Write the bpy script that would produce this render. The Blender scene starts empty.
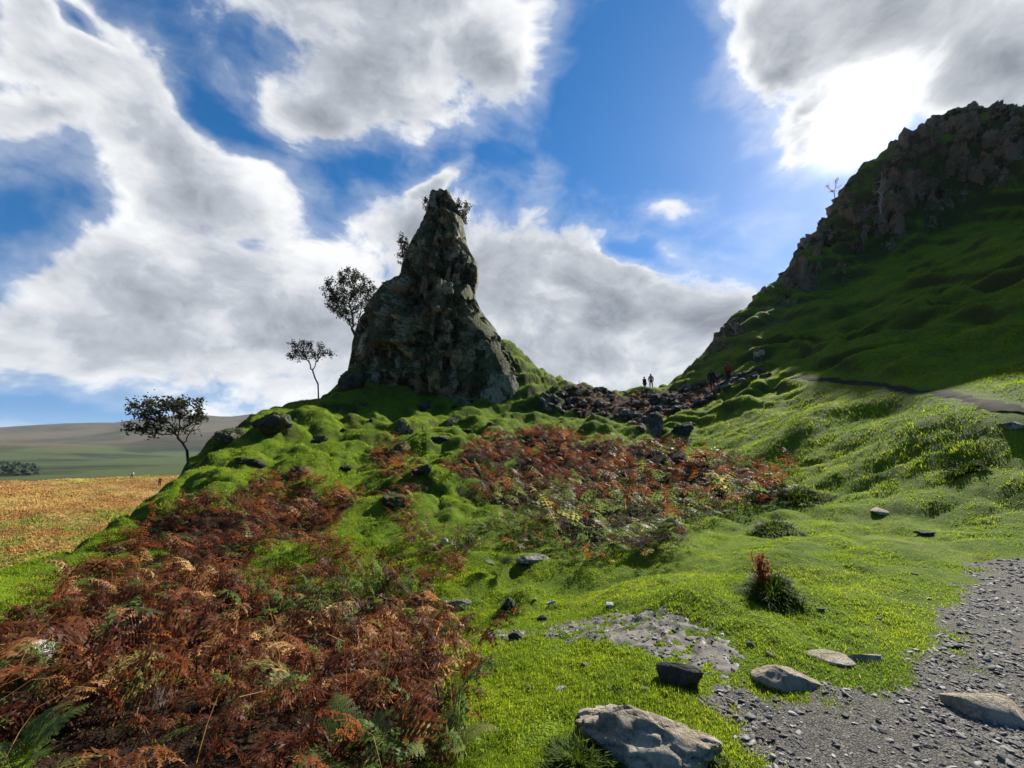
import bpy, bmesh, math, random
import numpy as np
from mathutils import Vector, Matrix, Quaternion

random.seed(7)
RNG = np.random.default_rng(7)
S = bpy.context.scene
COL = S.collection
R = math.radians

# ------------------------------------------------------------------ camera
W, HH, FPX = 1024, 768, 400.0
HOR = 450.0
PITCH = math.atan((HOR - HH / 2) / FPX)
EYE = np.array([0.0, 0.0, 1.6])
cam = bpy.data.cameras.new('camera')
cam.sensor_width = 36.0
cam.lens = 36.0 * FPX / W
cam.clip_start = 0.05
cam.clip_end = 30000
camo = bpy.data.objects.new('camera', cam)
COL.objects.link(camo)
camo.location = EYE
camo.rotation_euler = (math.pi / 2 + PITCH, 0, 0)
S.camera = camo

# ------------------------------------------------------------------ colour management
S.view_settings.view_transform = 'Standard'
S.view_settings.look = 'None'
S.view_settings.gamma = 1
S.view_settings.use_curve_mapping = False
S.view_settings.exposure = 1.22
S.cycles.max_bounces = 6
S.cycles.diffuse_bounces = 2
S.cycles.glossy_bounces = 2
S.cycles.transmission_bounces = 3
S.cycles.transparent_max_bounces = 4
S.cycles.use_denoising = True

# ------------------------------------------------------------------ directions
CP, SP = math.cos(PITCH), math.sin(PITCH)


def pdir(px, py):
    xc = (np.asarray(px, float) - W / 2) / FPX
    yc = (HH / 2 - np.asarray(py, float)) / FPX
    d = np.stack([xc, CP - yc * SP, SP + yc * CP], -1)
    return d / np.linalg.norm(d, axis=-1, keepdims=True)


def at(px, py, r):
    """point seen at that place in the photograph, r metres away over the ground"""
    d = pdir(px, py)
    return EYE + d * (r / math.hypot(d[0], d[1]))


def project(p):
    q = np.asarray(p) - EYE
    f = q[..., 1] * CP + q[..., 2] * SP
    u = -q[..., 1] * SP + q[..., 2] * CP
    f2 = np.where(f > 0.05, f, np.nan)
    return W / 2 + FPX * q[..., 0] / f2, HH / 2 - FPX * u / f2


SUN_PX = (850, 120)
SUN = pdir(*SUN_PX)
LAMP = pdir(SUN_PX[0], SUN_PX[1] - 16)
SUN_EL = math.asin(LAMP[2])
SUN_AZ = math.atan2(LAMP[0], LAMP[1])

sun = bpy.data.lights.new('sun', 'SUN')
sun.energy = 5.0
sun.angle = R(0.55)
sun.color = (1.0, 0.95, 0.86)
suno = bpy.data.objects.new('sun', sun)
COL.objects.link(suno)
suno.location = (30, 30, 60)
suno.rotation_euler = Vector(LAMP).to_track_quat('Z', 'Y').to_euler()


# ------------------------------------------------------------------ node helper
class NT:
    def __init__(s, tree):
        s.t = tree
        s.n = tree.nodes
        s.l = tree.links

    def new(s, typ, **kw):
        n = s.n.new(typ)
        for k, v in kw.items():
            setattr(n, k, v)
        return n

    def put(s, inp, v):
        if isinstance(v, bpy.types.NodeSocket):
            s.l.new(v, inp)
        elif v is not None:
            inp.default_value = v

    def math(s, op, a, b=None, c=None, clamp=False):
        n = s.new('ShaderNodeMath', operation=op, use_clamp=clamp)
        s.put(n.inputs[0], a)
        if b is not None: s.put(n.inputs[1], b)
        if c is not None: s.put(n.inputs[2], c)
        return n.outputs[0]

    def vec(s, op, a, b=None):
        n = s.new('ShaderNodeVectorMath', operation=op)
        s.put(n.inputs[0], a)
        if b is not None: s.put(n.inputs[1], b)
        return n.outputs['Value'] if op in ('DOT_PRODUCT', 'LENGTH', 'DISTANCE') else n.outputs[0]

    def vscale(s, a, k):
        n = s.new('ShaderNodeVectorMath', operation='SCALE')
        s.put(n.inputs[0], a)
        s.put(n.inputs['Scale'], k)
        return n.outputs[0]

    def ramp(s, v, a, b, lo=0.0, hi=1.0, smooth=True):
        n = s.new('ShaderNodeMapRange')
        n.interpolation_type = 'SMOOTHSTEP' if smooth else 'LINEAR'
        s.put(n.inputs[0], v)
        s.put(n.inputs[1], a); s.put(n.inputs[2], b); s.put(n.inputs[3], lo); s.put(n.inputs[4], hi)
        return n.outputs[0]

    def noise(s, vec, scale, detail=4, rough=0.55, dist=0.0, lac=2.0, color=False):
        n = s.new('ShaderNodeTexNoise')
        s.put(n.inputs['Vector'], vec)
        n.inputs['Scale'].default_value = scale
        n.inputs['Detail'].default_value = detail
        n.inputs['Roughness'].default_value = rough
        n.inputs['Distortion'].default_value = dist
        n.inputs['Lacunarity'].default_value = lac
        return n.outputs['Color' if color else 'Fac']

    def voro(s, vec, scale, feature='F1', out='Distance'):
        n = s.new('ShaderNodeTexVoronoi', feature=feature)
        s.put(n.inputs['Vector'], vec)
        n.inputs['Scale'].default_value = scale
        return n.outputs[out]

    def mix(s, f, a, b, mode='MIX'):
        n = s.new('ShaderNodeMix', data_type='RGBA', blend_type=mode)
        s.put(n.inputs[0], f)
        for i, v in ((6, a), (7, b)):
            if isinstance(v, (tuple, list)) and len(v) == 3: v = (*v, 1)
            s.put(n.inputs[i], v)
        return n.outputs[2]


# ------------------------------------------------------------------ sky with clouds
world = bpy.data.worlds.new('World')
S.world = world
world.use_nodes = True
world.cycles.sampling_method = 'MANUAL'
world.cycles.sample_map_resolution = 1024
N = NT(world.node_tree)
N.n.clear()
sky = N.new('ShaderNodeTexSky', sky_type='NISHITA')
sky.sun_disc = False
sky.sun_elevation = SUN_EL
sky.sun_rotation = SUN_AZ
sky.altitude = 100
sky.air_density = 1.0
sky.dust_density = 0.12
sky.ozone_density = 3.0
lift = N.new('ShaderNodeVectorMath', operation='ADD')
lift.inputs[1].default_value = (0, 0, 0.16)
DIR = N.new('ShaderNodeTexCoord').outputs['Generated']
N.put(lift.inputs[0], DIR)
N.l.new(N.vec('NORMALIZE', lift.outputs[0]), sky.inputs[0])
sep = N.new('ShaderNodeSeparateXYZ')
N.put(sep.inputs[0], DIR)
AZ = N.math('ARCTAN2', sep.outputs[0], sep.outputs[1])
EL = N.math('ARCSINE', sep.outputs[2])


def azel(px, py):
    d = pdir(px, py)
    return np.array([math.atan2(d[0], d[1]), math.asin(d[2])])


comb = N.new('ShaderNodeCombineXYZ')
N.put(comb.inputs[0], AZ); N.put(comb.inputs[1], EL)
comb.inputs[2].default_value = 1.0
stretch = N.vec('MULTIPLY', DIR, (1.0, 1.0, 1.5))
warp = N.noise(stretch, 2.6, 4, 0.5, color=True)
warp2 = N.noise(stretch, 9.0, 3, 0.5, color=True)
wv = N.vec('ADD', N.vscale(N.vec('SUBTRACT', warp, (.5, .5, .5)), 0.22), N.vscale(N.vec('SUBTRACT', warp2, (.5, .5, .5)), 0.075))
wv = N.vec('MULTIPLY', wv, (1, 0.8, 0))
PW = N.vec('ADD', comb.outputs[0], wv)


def ellipse(px, py, rx, ry, rot):
    c = azel(px, py)
    J = np.stack([(azel(px + 4, py) - azel(px - 4, py)) / 8, (azel(px, py - 4) - azel(px, py + 4)) / 8], 1)
    a = R(rot)
    M = J @ np.array([[math.cos(a), -math.sin(a)], [math.sin(a), math.cos(a)]]) @ np.diag([rx, ry])
    Mi = np.linalg.inv(M)
    o = -Mi @ c
    cb = N.new('ShaderNodeCombineXYZ')
    for i in range(2):
        N.put(cb.inputs[i], N.vec('DOT_PRODUCT', PW, (Mi[i, 0], Mi[i, 1], o[i])))
    return N.vec('LENGTH', cb.outputs[0])


# px, py, rx, ry, tilt in the photograph -> a bank of cloud in that part of the sky
CLOUDS = [
    (390, -10, 240, 100, -8), (400, 70, 150, 65, -5), (60, 60, 130, 50, -15), (495, 60, 75, 75, 0), (330, 110, 70, 45, 20),
    (130, 110, 85, 75, -35), (210, 190, 130, 75, -25), (20, 105, 110, 50, 0), (30, 10, 70, 40, 0), (95, 45, 80, 38, -25),
    (170, 290, 220, 85, 0), (40, 345, 180, 62, 0), (280, 330, 240, 90, 0), (420, 240, 90, 50, 10),
    (520, 270, 110, 75, 0), (600, 310, 140, 85, -15), (690, 330, 85, 52, -10), (560, 372, 240, 55, 0),
    (890, 20, 185, 95, 0), (760, 50, 60, 55, 0), (990, 60, 150, 110, 0), (815, 125, 70, 40, 20), (175, 150, 110, 60, -35),
    (668, 207, 54, 36, -10, .50), (430, 185, 45, 14, 40),
    (-250, 200, 320, 200, 0), (1250, 150, 240, 160, 0), (500, -330, 500, 160, 0),
]
rho = None
for c in CLOUDS:
    e = ellipse(*c[:5])
    if len(c) > 5: e = N.math('ADD', e, c[5])
    rho = e if rho is None else N.math('SMOOTH_MIN', rho, e, 0.34)
HOLES = [(30, 218, 150, 62, 4), (75, 20, 70, 18, -30), (225, 120, 90, 28, -40), (605, 90, 85, 150, 0), (60, 415, 150, 20, 0), (640, 250, 50, 16, -25)]
hole = None
for c in HOLES:
    h = N.math('SUBTRACT', 1.0, ellipse(*c), clamp=True)
    hole = h if hole is None else N.math('ADD', hole, h)
sv = N.vec('ADD', stretch, N.vscale(N.vec('SUBTRACT', warp, (.5, .5, .5)), 0.25))
fb = N.noise(sv, 4.6, 10, 0.57)
SO = np.array([0.05, 0.05, 0.075])
fb2 = N.noise(N.vec('ADD', sv, tuple(SO)), 4.6, 7, 0.58)
billow = N.noise(sv, 15.0, 6, 0.62)
billow2 = N.noise(N.vec('ADD', sv, tuple(SO * .35)), 15.0, 5, 0.62)
wisp = N.noise(N.vec('MULTIPLY', sv, (1.0, 1.0, 2.2)), 3.1, 8, 0.66)
dens = N.math('SUBTRACT', 1.0, rho)
dens = N.math('SUBTRACT', dens, N.math('MULTIPLY', hole, 1.0))
dens = N.math('ADD', dens, N.math('MULTIPLY', N.math('SUBTRACT', fb, 0.5), 2.2))
dens = N.math('ADD', dens, N.math('MULTIPLY', N.math('SUBTRACT', billow, 0.5), 0.55))
cover = N.ramp(dens, -0.15, 0.34)
veil = N.math('MULTIPLY', N.ramp(N.math('ADD', dens, N.math('MULTIPLY', wisp, 1.1)), -0.10, 0.95), 0.40)
cover = N.math('MAXIMUM', cover, veil)
thick = N.math('ADD', N.math('MULTIPLY', N.ramp(dens, -0.1, 0.8), 0.50), N.math('MULTIPLY', N.ramp(dens, 0.5, 2.2), 0.50))
emb = N.math('SUBTRACT', fb2, fb)
emb2 = N.math('SUBTRACT', billow2, billow)
soft = N.noise(sv, 2.1, 5, .55)
shade = N.math('ADD', thick, N.math('ADD', N.math('MULTIPLY', emb, 1.7), N.math('MULTIPLY', emb2, 0.55)))
ca = N.vec('DOT_PRODUCT', N.vec('NORMALIZE', DIR), tuple(SUN))
ang = N.math('ARCCOSINE', N.math('MINIMUM', ca, 0.99999))
shade = N.math('ADD', shade, N.math('MULTIPLY', N.math('MULTIPLY', N.math('EXPONENT', N.math('MULTIPLY', ang, -3.0)), N.ramp(dens, 0.1, 0.7)), 0.45))
shade = N.math('ADD', shade, N.math('MULTIPLY', N.math('SUBTRACT', soft, 0.5), 0.9), clamp=True)
low = N.ramp(EL, 0.0, 0.75, 1.0, 0.0, False)
lit = N.mix(N.ramp(shade, 0.0, 0.5, smooth=False), (0.44, 0.445, 0.45), (0.255, 0.272, 0.298))
lit = N.mix(N.ramp(shade, 0.45, 1.0, smooth=False), lit, N.mix(low, (0.108, 0.121, 0.142), (0.092, 0.108, 0.134)))
# nearer to the sun the cloud transmits more light
near = N.math('EXPONENT', N.math('MULTIPLY', ang, -3.2))
lit = N.mix(1.0, lit, N.mix(near, (0.95, 0.95, 0.95), (1.02, 1.01, 0.99)), 'MULTIPLY')
skyc = N.new('ShaderNodeHueSaturation')
skyc.inputs['Saturation'].default_value = 1.4
skyc.inputs['Value'].default_value = 0.062
N.put(skyc.inputs['Color'], sky.outputs[0])
total = N.mix(cover, skyc.outputs[0], lit)
angw = N.math('ADD', ang, N.math('MULTIPLY', N.math('SUBTRACT', fb, 0.5), 0.16))
g1 = N.math('MULTIPLY', N.math('EXPONENT', N.math('MULTIPLY', N.math('POWER', N.math('DIVIDE', angw, 0.042), 2.0), -1.0)), 2.2)
g2 = N.math('MULTIPLY', N.math('EXPONENT', N.math('MULTIPLY', ang, -6.5)), N.math('SUBTRACT', 0.13, N.math('MULTIPLY', shade, 0.10)))
gl = N.math('ADD', g1, g2)
gc = N.new('ShaderNodeCombineXYZ')
N.put(gc.inputs[0], gl); N.put(gc.inputs[1], N.math('MULTIPLY', gl, 0.97)); N.put(gc.inputs[2], N.math('MULTIPLY', gl, 0.92))
total = N.vec('ADD', total, gc.outputs[0])
bg = N.new('ShaderNodeBackground')
N.put(bg.inputs[0], total)
bg.inputs[1].default_value = 1.0
N.l.new(bg.outputs[0], N.new('ShaderNodeOutputWorld').inputs[0])


# ------------------------------------------------------------------ noise in numpy
def _hash(i, j, k, seed):
    h = (i.astype(np.int64) * 374761393 + j.astype(np.int64) * 668265263 + k.astype(np.int64) * 1274126177 + seed * 974634777) & 0xffffffff
    h = ((h ^ (h >> 13)) * 1274126177) & 0xffffffff
    h = ((h ^ (h >> 16)) * 2246822519) & 0xffffffff
    return (h ^ (h >> 15)) & 0xffffffff


def perlin(p, seed=0):
    p = np.asarray(p, float)
    if p.shape[-1] == 2: p = np.concatenate([p, np.full(p.shape[:-1] + (1,), 0.37)], -1)
    i0 = np.floor(p).astype(np.int64)
    f = p - i0
    u = f * f * f * (f * (f * 6 - 15) + 10)
    out = 0
    for dx in (0, 1):
        wx = u[..., 0] if dx else 1 - u[..., 0]
        for dy in (0, 1):
            wy = u[..., 1] if dy else 1 - u[..., 1]
            for dz in (0, 1):
                wz = u[..., 2] if dz else 1 - u[..., 2]
                h = _hash(i0[..., 0] + dx, i0[..., 1] + dy, i0[..., 2] + dz, seed)
                gx = (h & 1023) / 511.5 - 1; gy = ((h >> 10) & 1023) / 511.5 - 1; gz = ((h >> 20) & 1023) / 511.5 - 1
                out = out + wx * wy * wz * (gx * (f[..., 0] - dx) + gy * (f[..., 1] - dy) + gz * (f[..., 2] - dz))
    return out * 1.3


def fbm(p, oct=4, seed=0, gain=0.5):
    o, a, p = 0, 1.0, np.asarray(p, float)
    for k in range(oct):
        o = o + a * perlin(p, seed + k)
        p = p * 2.03 + 11.7
        a *= gain
    return o


def worley(p, seed=0):
    """F1, F2 and a random number of the nearest cell"""
    i0 = np.floor(p).astype(np.int64)
    f1 = np.full(p.shape[:-1], 9.0); f2 = f1.copy(); cid = f1 * 0
    for dx in (-1, 0, 1):
        for dy in (-1, 0, 1):
            for dz in (-1, 0, 1):
                c = i0 + np.array([dx, dy, dz])
                h = _hash(c[..., 0], c[..., 1], c[..., 2], seed)
                q = c + np.stack([(h & 1023) / 1023., ((h >> 10) & 1023) / 1023., ((h >> 20) & 1023) / 1023.], -1)
                d = np.linalg.norm(q - p, axis=-1)
                nearer = d < f1
                f2 = np.where(nearer, f1, np.minimum(f2, d))
                cid = np.where(nearer, (_hash(c[..., 0], c[..., 1], c[..., 2], seed + 5) & 4095) / 4095., cid)
                f1 = np.where(nearer, d, f1)
    return f1, f2, cid


def sstep(a, b, x):
    t = np.clip((x - a) / (b - a), 0, 1)
    return t * t * (3 - 2 * t)


def in_poly(x, y, poly):
    poly = np.asarray(poly, float)
    ins = np.zeros(np.shape(x), bool)
    x1, y1 = poly[-1]
    for x2, y2 in poly:
        c = ((y1 > y) != (y2 > y)) & (x < (x2 - x1) * (y - y1) / (y2 - y1 + 1e-12) + x1)
        ins ^= c
        x1, y1 = x2, y2
    return ins


def sd_poly(x, y, poly):
    """signed distance, positive inside"""
    poly = np.asarray(poly, float)
    best = np.full(np.shape(x), 1e9)
    a = poly[-1]
    for b in poly:
        e = b - a
        t = np.clip(((x - a[0]) * e[0] + (y - a[1]) * e[1]) / (e @ e + 1e-9), 0, 1)
        best = np.minimum(best, np.hypot(x - a[0] - t * e[0], y - a[1] - t * e[1]))
        a = b
    return np.where(in_poly(x, y, poly), best, -best)


# ------------------------------------------------------------------ the lie of the land
CTRL = []


def cp(px, py, r, dz=0.0):
    p = at(px, py, r)
    CTRL.append((p[0], p[1], p[2] + dz))


def cw(x, y, z): CTRL.append((x, y, z))


def drop(px, py, r, more, z):
    p = at(px, py, r)
    k = (r + more) / r
    CTRL.append((p[0] * k, p[1] * k, p[2] + z))


for q in ((0, 0), (3, -3), (-3, -3), (0, -9), (14, -9), (-12, -8), (3, 3.2), (-2.5, 3), (6, 4.5), (7.5, 1)): cw(q[0], q[1], 0.0)
for q in ((1000, 570), (850, 560), (700, 600)):                       # the lawn beside the path
    d = pdir(*q); cp(*q, 1.6 / -d[2] * math.hypot(d[0], d[1]), 0.05)
cw(16, 3, 0.5); cw(20, -6, 1.0)
cp(560, 600, 7.0); cp(400, 620, 6.0, -.25); cp(250, 640, 5.2, -.35); cp(60, 650, 5.0, -.45)
cp(960, 470, 14); cp(850, 470, 15.5); cp(740, 470, 17); cp(620, 530, 10.5); cp(500, 540, 9.5); cp(700, 520, 11.5)
cp(560, 480, 16.5, -.4); cp(640, 470, 18, -.4); cp(560, 440, 24, -.5); cp(660, 440, 25, -.3); cp(760, 420, 24); cp(850, 410, 20)
# mound below the pinnacle
cp(400, 500, 14); cp(440, 455, 20); cp(400, 440, 24); cp(350, 440, 24); cp(300, 450, 21.5); cp(330, 500, 14.5); cp(250, 500, 14.5, -.2)
cp(365, 383, 35.2); cp(400, 382, 35.2); cp(430, 390, 35); cp(470, 420, 30); cp(380, 405, 33); cp(440, 395, 37); cp(520, 415, 33)
cp(180, 540, 11.5, -.35); cp(100, 580, 8.5, -.4)
# silhouette on the left, and the fall into the valley behind it
for q in ((0, 568, 11), (60, 543, 13.5), (110, 515, 17), (150, 490, 22), (188, 462, 27), (215, 442, 30), (260, 422, 33), (300, 408, 36), (335, 388, 39)):
    cp(*q, -.25)
    drop(*q, 7, -3.2)
cw(-18, 3, -2.4); cw(-26, 8, -6); cw(-14, -4, -1)
cp(360, 370, 42); cp(430, 352, 44); cp(470, 352, 44.5); cw(*at(440, 330, 50)[:2], 7.5)
# rib running right from the pinnacle to the saddle
cp(505, 338, 42); cp(522, 354, 42.5); cp(545, 374, 43.5); cp(570, 383, 46); cp(540, 395, 37); cp(590, 400, 39)
cp(605, 390, 47); cp(648, 389, 48); cp(676, 386, 48); cp(620, 405, 40); cp(660, 408, 37); cp(700, 395, 37); cp(725, 377, 40)
for q in ((520, 352, 42.5), (560, 380, 45), (605, 390, 47), (648, 388, 48)): drop(*q, 10, -4.5)
# hill on the right: bench path, slope, foot of the crag, crest
cp(780, 376, 31); cp(830, 378, 26); cp(940, 388, 19); cp(1024, 411, 15); cp(880, 384, 22.6)
cp(800, 400, 25.5); cp(900, 405, 19.5); cp(990, 425, 15)
cp(1010, 370, 20); cp(1000, 300, 35); cp(900, 320, 38); cp(820, 345, 41); cp(960, 270, 49); cp(1000, 235, 60)
cp(760, 345, 44); cp(715, 352, 48); cp(860, 300, 50)
cp(780, 308, 56); cp(840, 288, 63); cp(870, 256, 70); cp(905, 255, 68); cp(960, 215, 76); cp(1024, 172, 79)
for q in ((1024, 110, 91), (955, 112, 91), (900, 142, 87), (855, 173, 81), (800, 248, 71), (770, 288, 64), (725, 328, 56), (692, 365, 50)):
    cp(*q)
    drop(*q, 6, 0.0); drop(*q, 16, -6)
cw(78, 26, 38); cw(98, 44, 58); cw(86, 0, 36); cw(48, 7, 16); cw(30, -6, 6); cw(46, -10, 15)
CTRL = np.array(CTRL)


def _tps(r2): return np.where(r2 > 1e-9, 0.5 * r2 * np.log(np.maximum(r2, 1e-9)), 0)


_c = CTRL[:, :2]
_n = len(_c)
_K = _tps(((_c[:, None] - _c[None]) ** 2).sum(-1)) + np.eye(_n) * 1.5
_P = np.c_[np.ones(_n), _c]
_A = np.block([[_K, _P], [_P.T, np.zeros((3, 3))]])
_w = np.linalg.solve(_A, np.r_[CTRL[:, 2], 0, 0, 0])


def near_base(x, y):
    sh = np.shape(x)
    q = np.stack([np.ravel(x), np.ravel(y)], -1)
    out = np.empty(len(q))
    for s in range(0, len(q), 20000):
        b = q[s:s + 20000]
        out[s:s + 20000] = _tps(((b[:, None] - _c[None]) ** 2).sum(-1)) @ _w[:_n] + _w[_n] + b @ _w[_n + 1:]
    return out.reshape(sh)


RE_AZ = [-180, -90, -52, -45, -38, -30, -20, 0, 18, 30, 52, 90, 180]
RE_R = [18, 17, 18, 25, 33, 41, 49, 54, 58, 78, 112, 95, 18]


def slope_of(px, py):
    d = pdir(px, py)
    return d[2] / math.hypot(d[0], d[1])


CREST = [(-180, .02), (-90, .015), (-51.9, slope_of(0, 432)), (-48, slope_of(60, 427)), (-44.6, slope_of(105, 423.5)), (-44, slope_of(112, 422)),
         (-38, slope_of(200, 417.5)), (-33.3, slope_of(250, 414)), (-20, .06), (0, .04), (60, .03), (180, .02)]


def far_base(x, y):
    r = np.hypot(x, y)
    az = np.degrees(np.arctan2(x, y))
    z = -15 + 1.5 * fbm(np.stack([x, y], -1) / 160, 3, 31)
    heath = np.interp(r, [40, 55, 70, 100, 128, 150, 210], [-15, -12.5, -9.6, -6.2, -4.2, -5.5, -15])
    heath = heath + .30 * fbm(np.stack([x, y], -1) / 4.5, 3, 34) * sstep(50, 70, r) + 1.0 * fbm(np.stack([x, y], -1) / 22, 4, 33) + 0.9 * perlin(np.stack([x, y], -1) / 45, 36) * sstep(40, 80, r)
    hw = sstep(-95, -75, az) * (1 - sstep(-24, -10, az)) * (1 - sstep(150, 210, r))
    z = z * (1 - hw) + heath * hw
    # wooded and bare shoulders of the valley, then the long moorland hill
    z = z + 26 * sstep(900, 1400, r) * sstep(0.0, 0.5, perlin(np.stack([x, y], -1) / 420, 41) + .3)
    cr = np.interp(az, [c[0] for c in CREST], [c[1] for c in CREST]) * 3500 + 1.6
    hill = (cr + 12) * sstep(1150, 3600, r) ** 0.85
    z = z + hill * (0.93 + 0.10 * np.clip(fbm(np.stack([x, y], -1) / 500, 4, 45), -1, 0.7) * (1 - sstep(3000, 3500, r)))
    return z - 240 * sstep(3600, 7000, r)


def base_h(x, y):
    r = np.hypot(x, y)
    az = np.degrees(np.arctan2(x, y))
    re = np.interp(az, RE_AZ, RE_R)
    w = 1 - sstep(re, re + 22, r)
    n = np.zeros(np.shape(x))
    m = w > 0
    n[m] = near_base(x[m], y[m])
    return n * w + far_base(x, y) * (1 - w), w


# masks of the near ground, in metres
PATH = [at(1035, 556, 9.6)[:2], at(988, 568, 8.9)[:2], at(962, 602, 7.2)[:2], at(945, 640, 5.9)[:2], at(938, 672, 5.1)[:2],
        at(905, 716, 4.2)[:2], at(852, 742, 3.75)[:2], at(800, 750, 3.5)[:2], at(758, 738, 3.5)[:2], at(724, 716, 3.7)[:2], at(698, 704, 3.85)[:2], at(690, 712, 3.7)[:2], at(722, 742, 3.3)[:2],
        at(745, 775, 2.85)[:2], (1.2, 1.2), (1.4, -2), (2.5, -9), (7, -9), (6.8, -2), (8.5, 3.0), (14, 6.0), (13, 8.2)]
PATH = [np.asarray(p, float) for p in PATH]
BENCH = [at(795, 376, 29.5)[:2], at(830, 379, 26)[:2], at(880, 385, 22.6)[:2], at(940, 391, 19)[:2], at(1000, 404, 16)[:2], at(1060, 420, 13.8)[:2], np.array([19., 6.]), np.array([20., 0.])]


_bt = np.linspace(0, len(BENCH) - 1, 120)
BLINE = np.stack([np.interp(_bt, np.arange(len(BENCH)), [b[k] for b in BENCH]) for k in (0, 1)], -1)
BLINE_Z = near_base(BLINE[:, 0], BLINE[:, 1])


def bench_z(x, y):
    out = np.zeros(len(x))
    for s_ in range(0, len(x), 20000):
        d = (x[s_:s_ + 20000, None] - BLINE[None, :, 0]) ** 2 + (y[s_:s_ + 20000, None] - BLINE[None, :, 1]) ** 2
        out[s_:s_ + 20000] = BLINE_Z[d.argmin(1)]
    return out


def bench_d(x, y):
    best = np.full(np.shape(x), 1e9)
    for a, b in zip(BENCH[:-1], BENCH[1:]):
        e = b - a
        t = np.clip(((x - a[0]) * e[0] + (y - a[1]) * e[1]) / (e @ e), 0, 1)
        best = np.minimum(best, np.hypot(x - a[0] - t * e[0], y - a[1] - t * e[1]))
    return best


def lawn_mask(x, y):
    """1 on the level, trodden turf in front, 0 on the hummocky slopes"""
    r = np.hypot(x, y)
    az = np.degrees(np.arctan2(x, y))
    return (1 - sstep(9, 15, r)) * sstep(-25, 3, az)


def height(x, y):
    x = np.asarray(x, float); y = np.asarray(y, float)
    sh = x.shape
    x = np.atleast_1d(x).ravel(); y = np.atleast_1d(y).ravel()
    z, w = base_h(x, y)
    m = w > 0.01
    xm, ym, zm, wm = x[m], y[m], z[m], w[m]
    q = np.stack([xm, ym], -1)
    r = np.hypot(xm, ym)
    az = np.degrees(np.arctan2(xm, ym))
    lawn = lawn_mask(xm, ym)
    sd = sd_poly(xm, ym, PATH)
    bd = bench_d(xm, ym)
    k = bd < 2.0
    zm = zm.copy()
    zm[k] += (bench_z(xm[k], ym[k]) - zm[k]) * .5 * (1 - sstep(.25, 1.1, bd[k]))
    calm = np.clip(sstep(-0.1, 0.5, -sd), 0, 1) * sstep(0.4, 1.3, bd)
    hill = sstep(22, 34, az) * sstep(14, 19, r)
    mound = sstep(10, 15, r) * (1 - sstep(20, 30, az))
    q2 = q + .55 * np.stack([fbm(q / 1.9, 3, 9), fbm(q / 1.9, 3, 10)], -1)
    # hummocks: rounded tops with creases between them
    b1 = 1 - 2.2 * np.abs(perlin(q2 / 2.4, 3))
    b2 = 1 - 2.2 * np.abs(perlin(q2 / 0.95, 5))
    lump = fbm(q / 1.7, 3, 15)
    d = mound * (0.36 * -np.abs(b1) * 0 + 0.42 * (np.abs(perlin(q2 / 3.1, 3)) ** .8 * 1.6 - .4) + 0.08 * (np.abs(perlin(q2 / 1.15, 5)) ** .8 * 1.6 - .4) + 0.26 * lump
                 + 0.60 * (np.abs(perlin(np.stack([zm / .95 + .5 * lump, q2[:, 0] / 3.4, q2[:, 1] / 3.4], -1), 7)) ** .8 * 1.7 - .4))
    d = d + hill * (0.55 * sstep(24, 32, r) * (np.abs(perlin(np.stack([zm / 1.7, xm / 6, ym / 6], -1), 23)) ** .8 * 1.7 - .4) + 0.14 * lump + 0.35 * fbm(q / 6.0, 2, 17))
    d = d + (1 - mound) * (1 - hill) * ((0.05 + 0.10 * (1 - lawn)) * lump + (0.11 + .05 * (1 - lawn)) * (np.abs(perlin(q2 / 1.1, 6)) * 1.8 - .4) * sstep(4.5, 7, r))
    # small steps worn by sheep along the contours
    lam = np.where(hill > .5, 2.9, 1.25)
    ph = 1.6 * fbm(q / 5.5, 2, 19)
    terr = 0.85 * lam / (2 * math.pi) * np.sin(2 * math.pi * zm / lam + 2 * math.pi * ph * np.where(hill > .5, .8, 1.0))
    d = d + terr * (hill * (.25 + 1.05 * sstep(22, 32, r)) + mound * 0.95 * sstep(1.0, 3.0, zm)) * sstep(-.3, .2, perlin(q / 5, 27) + .18)
    lam2 = 1.05 + .25 * perlin(q / 9, 47)
    d = d + .15 * np.sin(2 * math.pi * zm / lam2 + 5.5 * fbm(q / 3.2, 3, 48)) * hill * sstep(22, 30, r) * sstep(-.35, .2, perlin(q / 4, 49))
    d = d + (0.022 * fbm(q / 0.30, 2, 29) + .020 * (np.abs(perlin(q / .16, 28)) * 1.8 - .4)) * sstep(1.5, 2.5, r)
    for bx, by, br, bh in BUMPS:
        d = d + bh * np.exp(-((np.hypot(xm - bx, ym - by) / br) ** 2.4))
    z[m] = zm + d * calm * wm - 0.03 * (1 - calm) * wm
    return z.reshape(sh)


BUMPS = []


def hit(px, py, rmin=1.5, rmax=70):
    """where a line of sight first meets the ground"""
    d = pdir(px, py)
    hr = math.hypot(d[0], d[1])
    rr = np.geomspace(rmin, rmax, 900)
    pts = EYE + d * (rr / hr)[:, None]
    below = pts[:, 2] < height(pts[:, 0], pts[:, 1])
    i = int(np.argmax(below)) if below.any() else len(rr) - 1
    x, y = pts[i, 0], pts[i, 1]
    return np.array([x, y, float(height(x, y))])


def hits(pxs, pys, rmin=1.5, rmax=70, n=420):
    d = pdir(pxs, pys)
    hr = np.hypot(d[:, 0], d[:, 1])
    rr = np.geomspace(rmin, rmax, n)
    out = np.empty((len(d), 3)); ok = np.zeros(len(d), bool)
    for s in range(0, len(d), 200):
        pts = EYE + d[s:s + 200, None] * (rr[None] / hr[s:s + 200, None])[..., None]
        below = pts[..., 2] < height(pts[..., 0], pts[..., 1])
        i = below.argmax(1)
        ok[s:s + 200] = below.any(1)
        out[s:s + 200] = pts[np.arange(len(i)), i]
    out[:, 2] = height(out[:, 0], out[:, 1])
    return out[ok]


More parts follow.
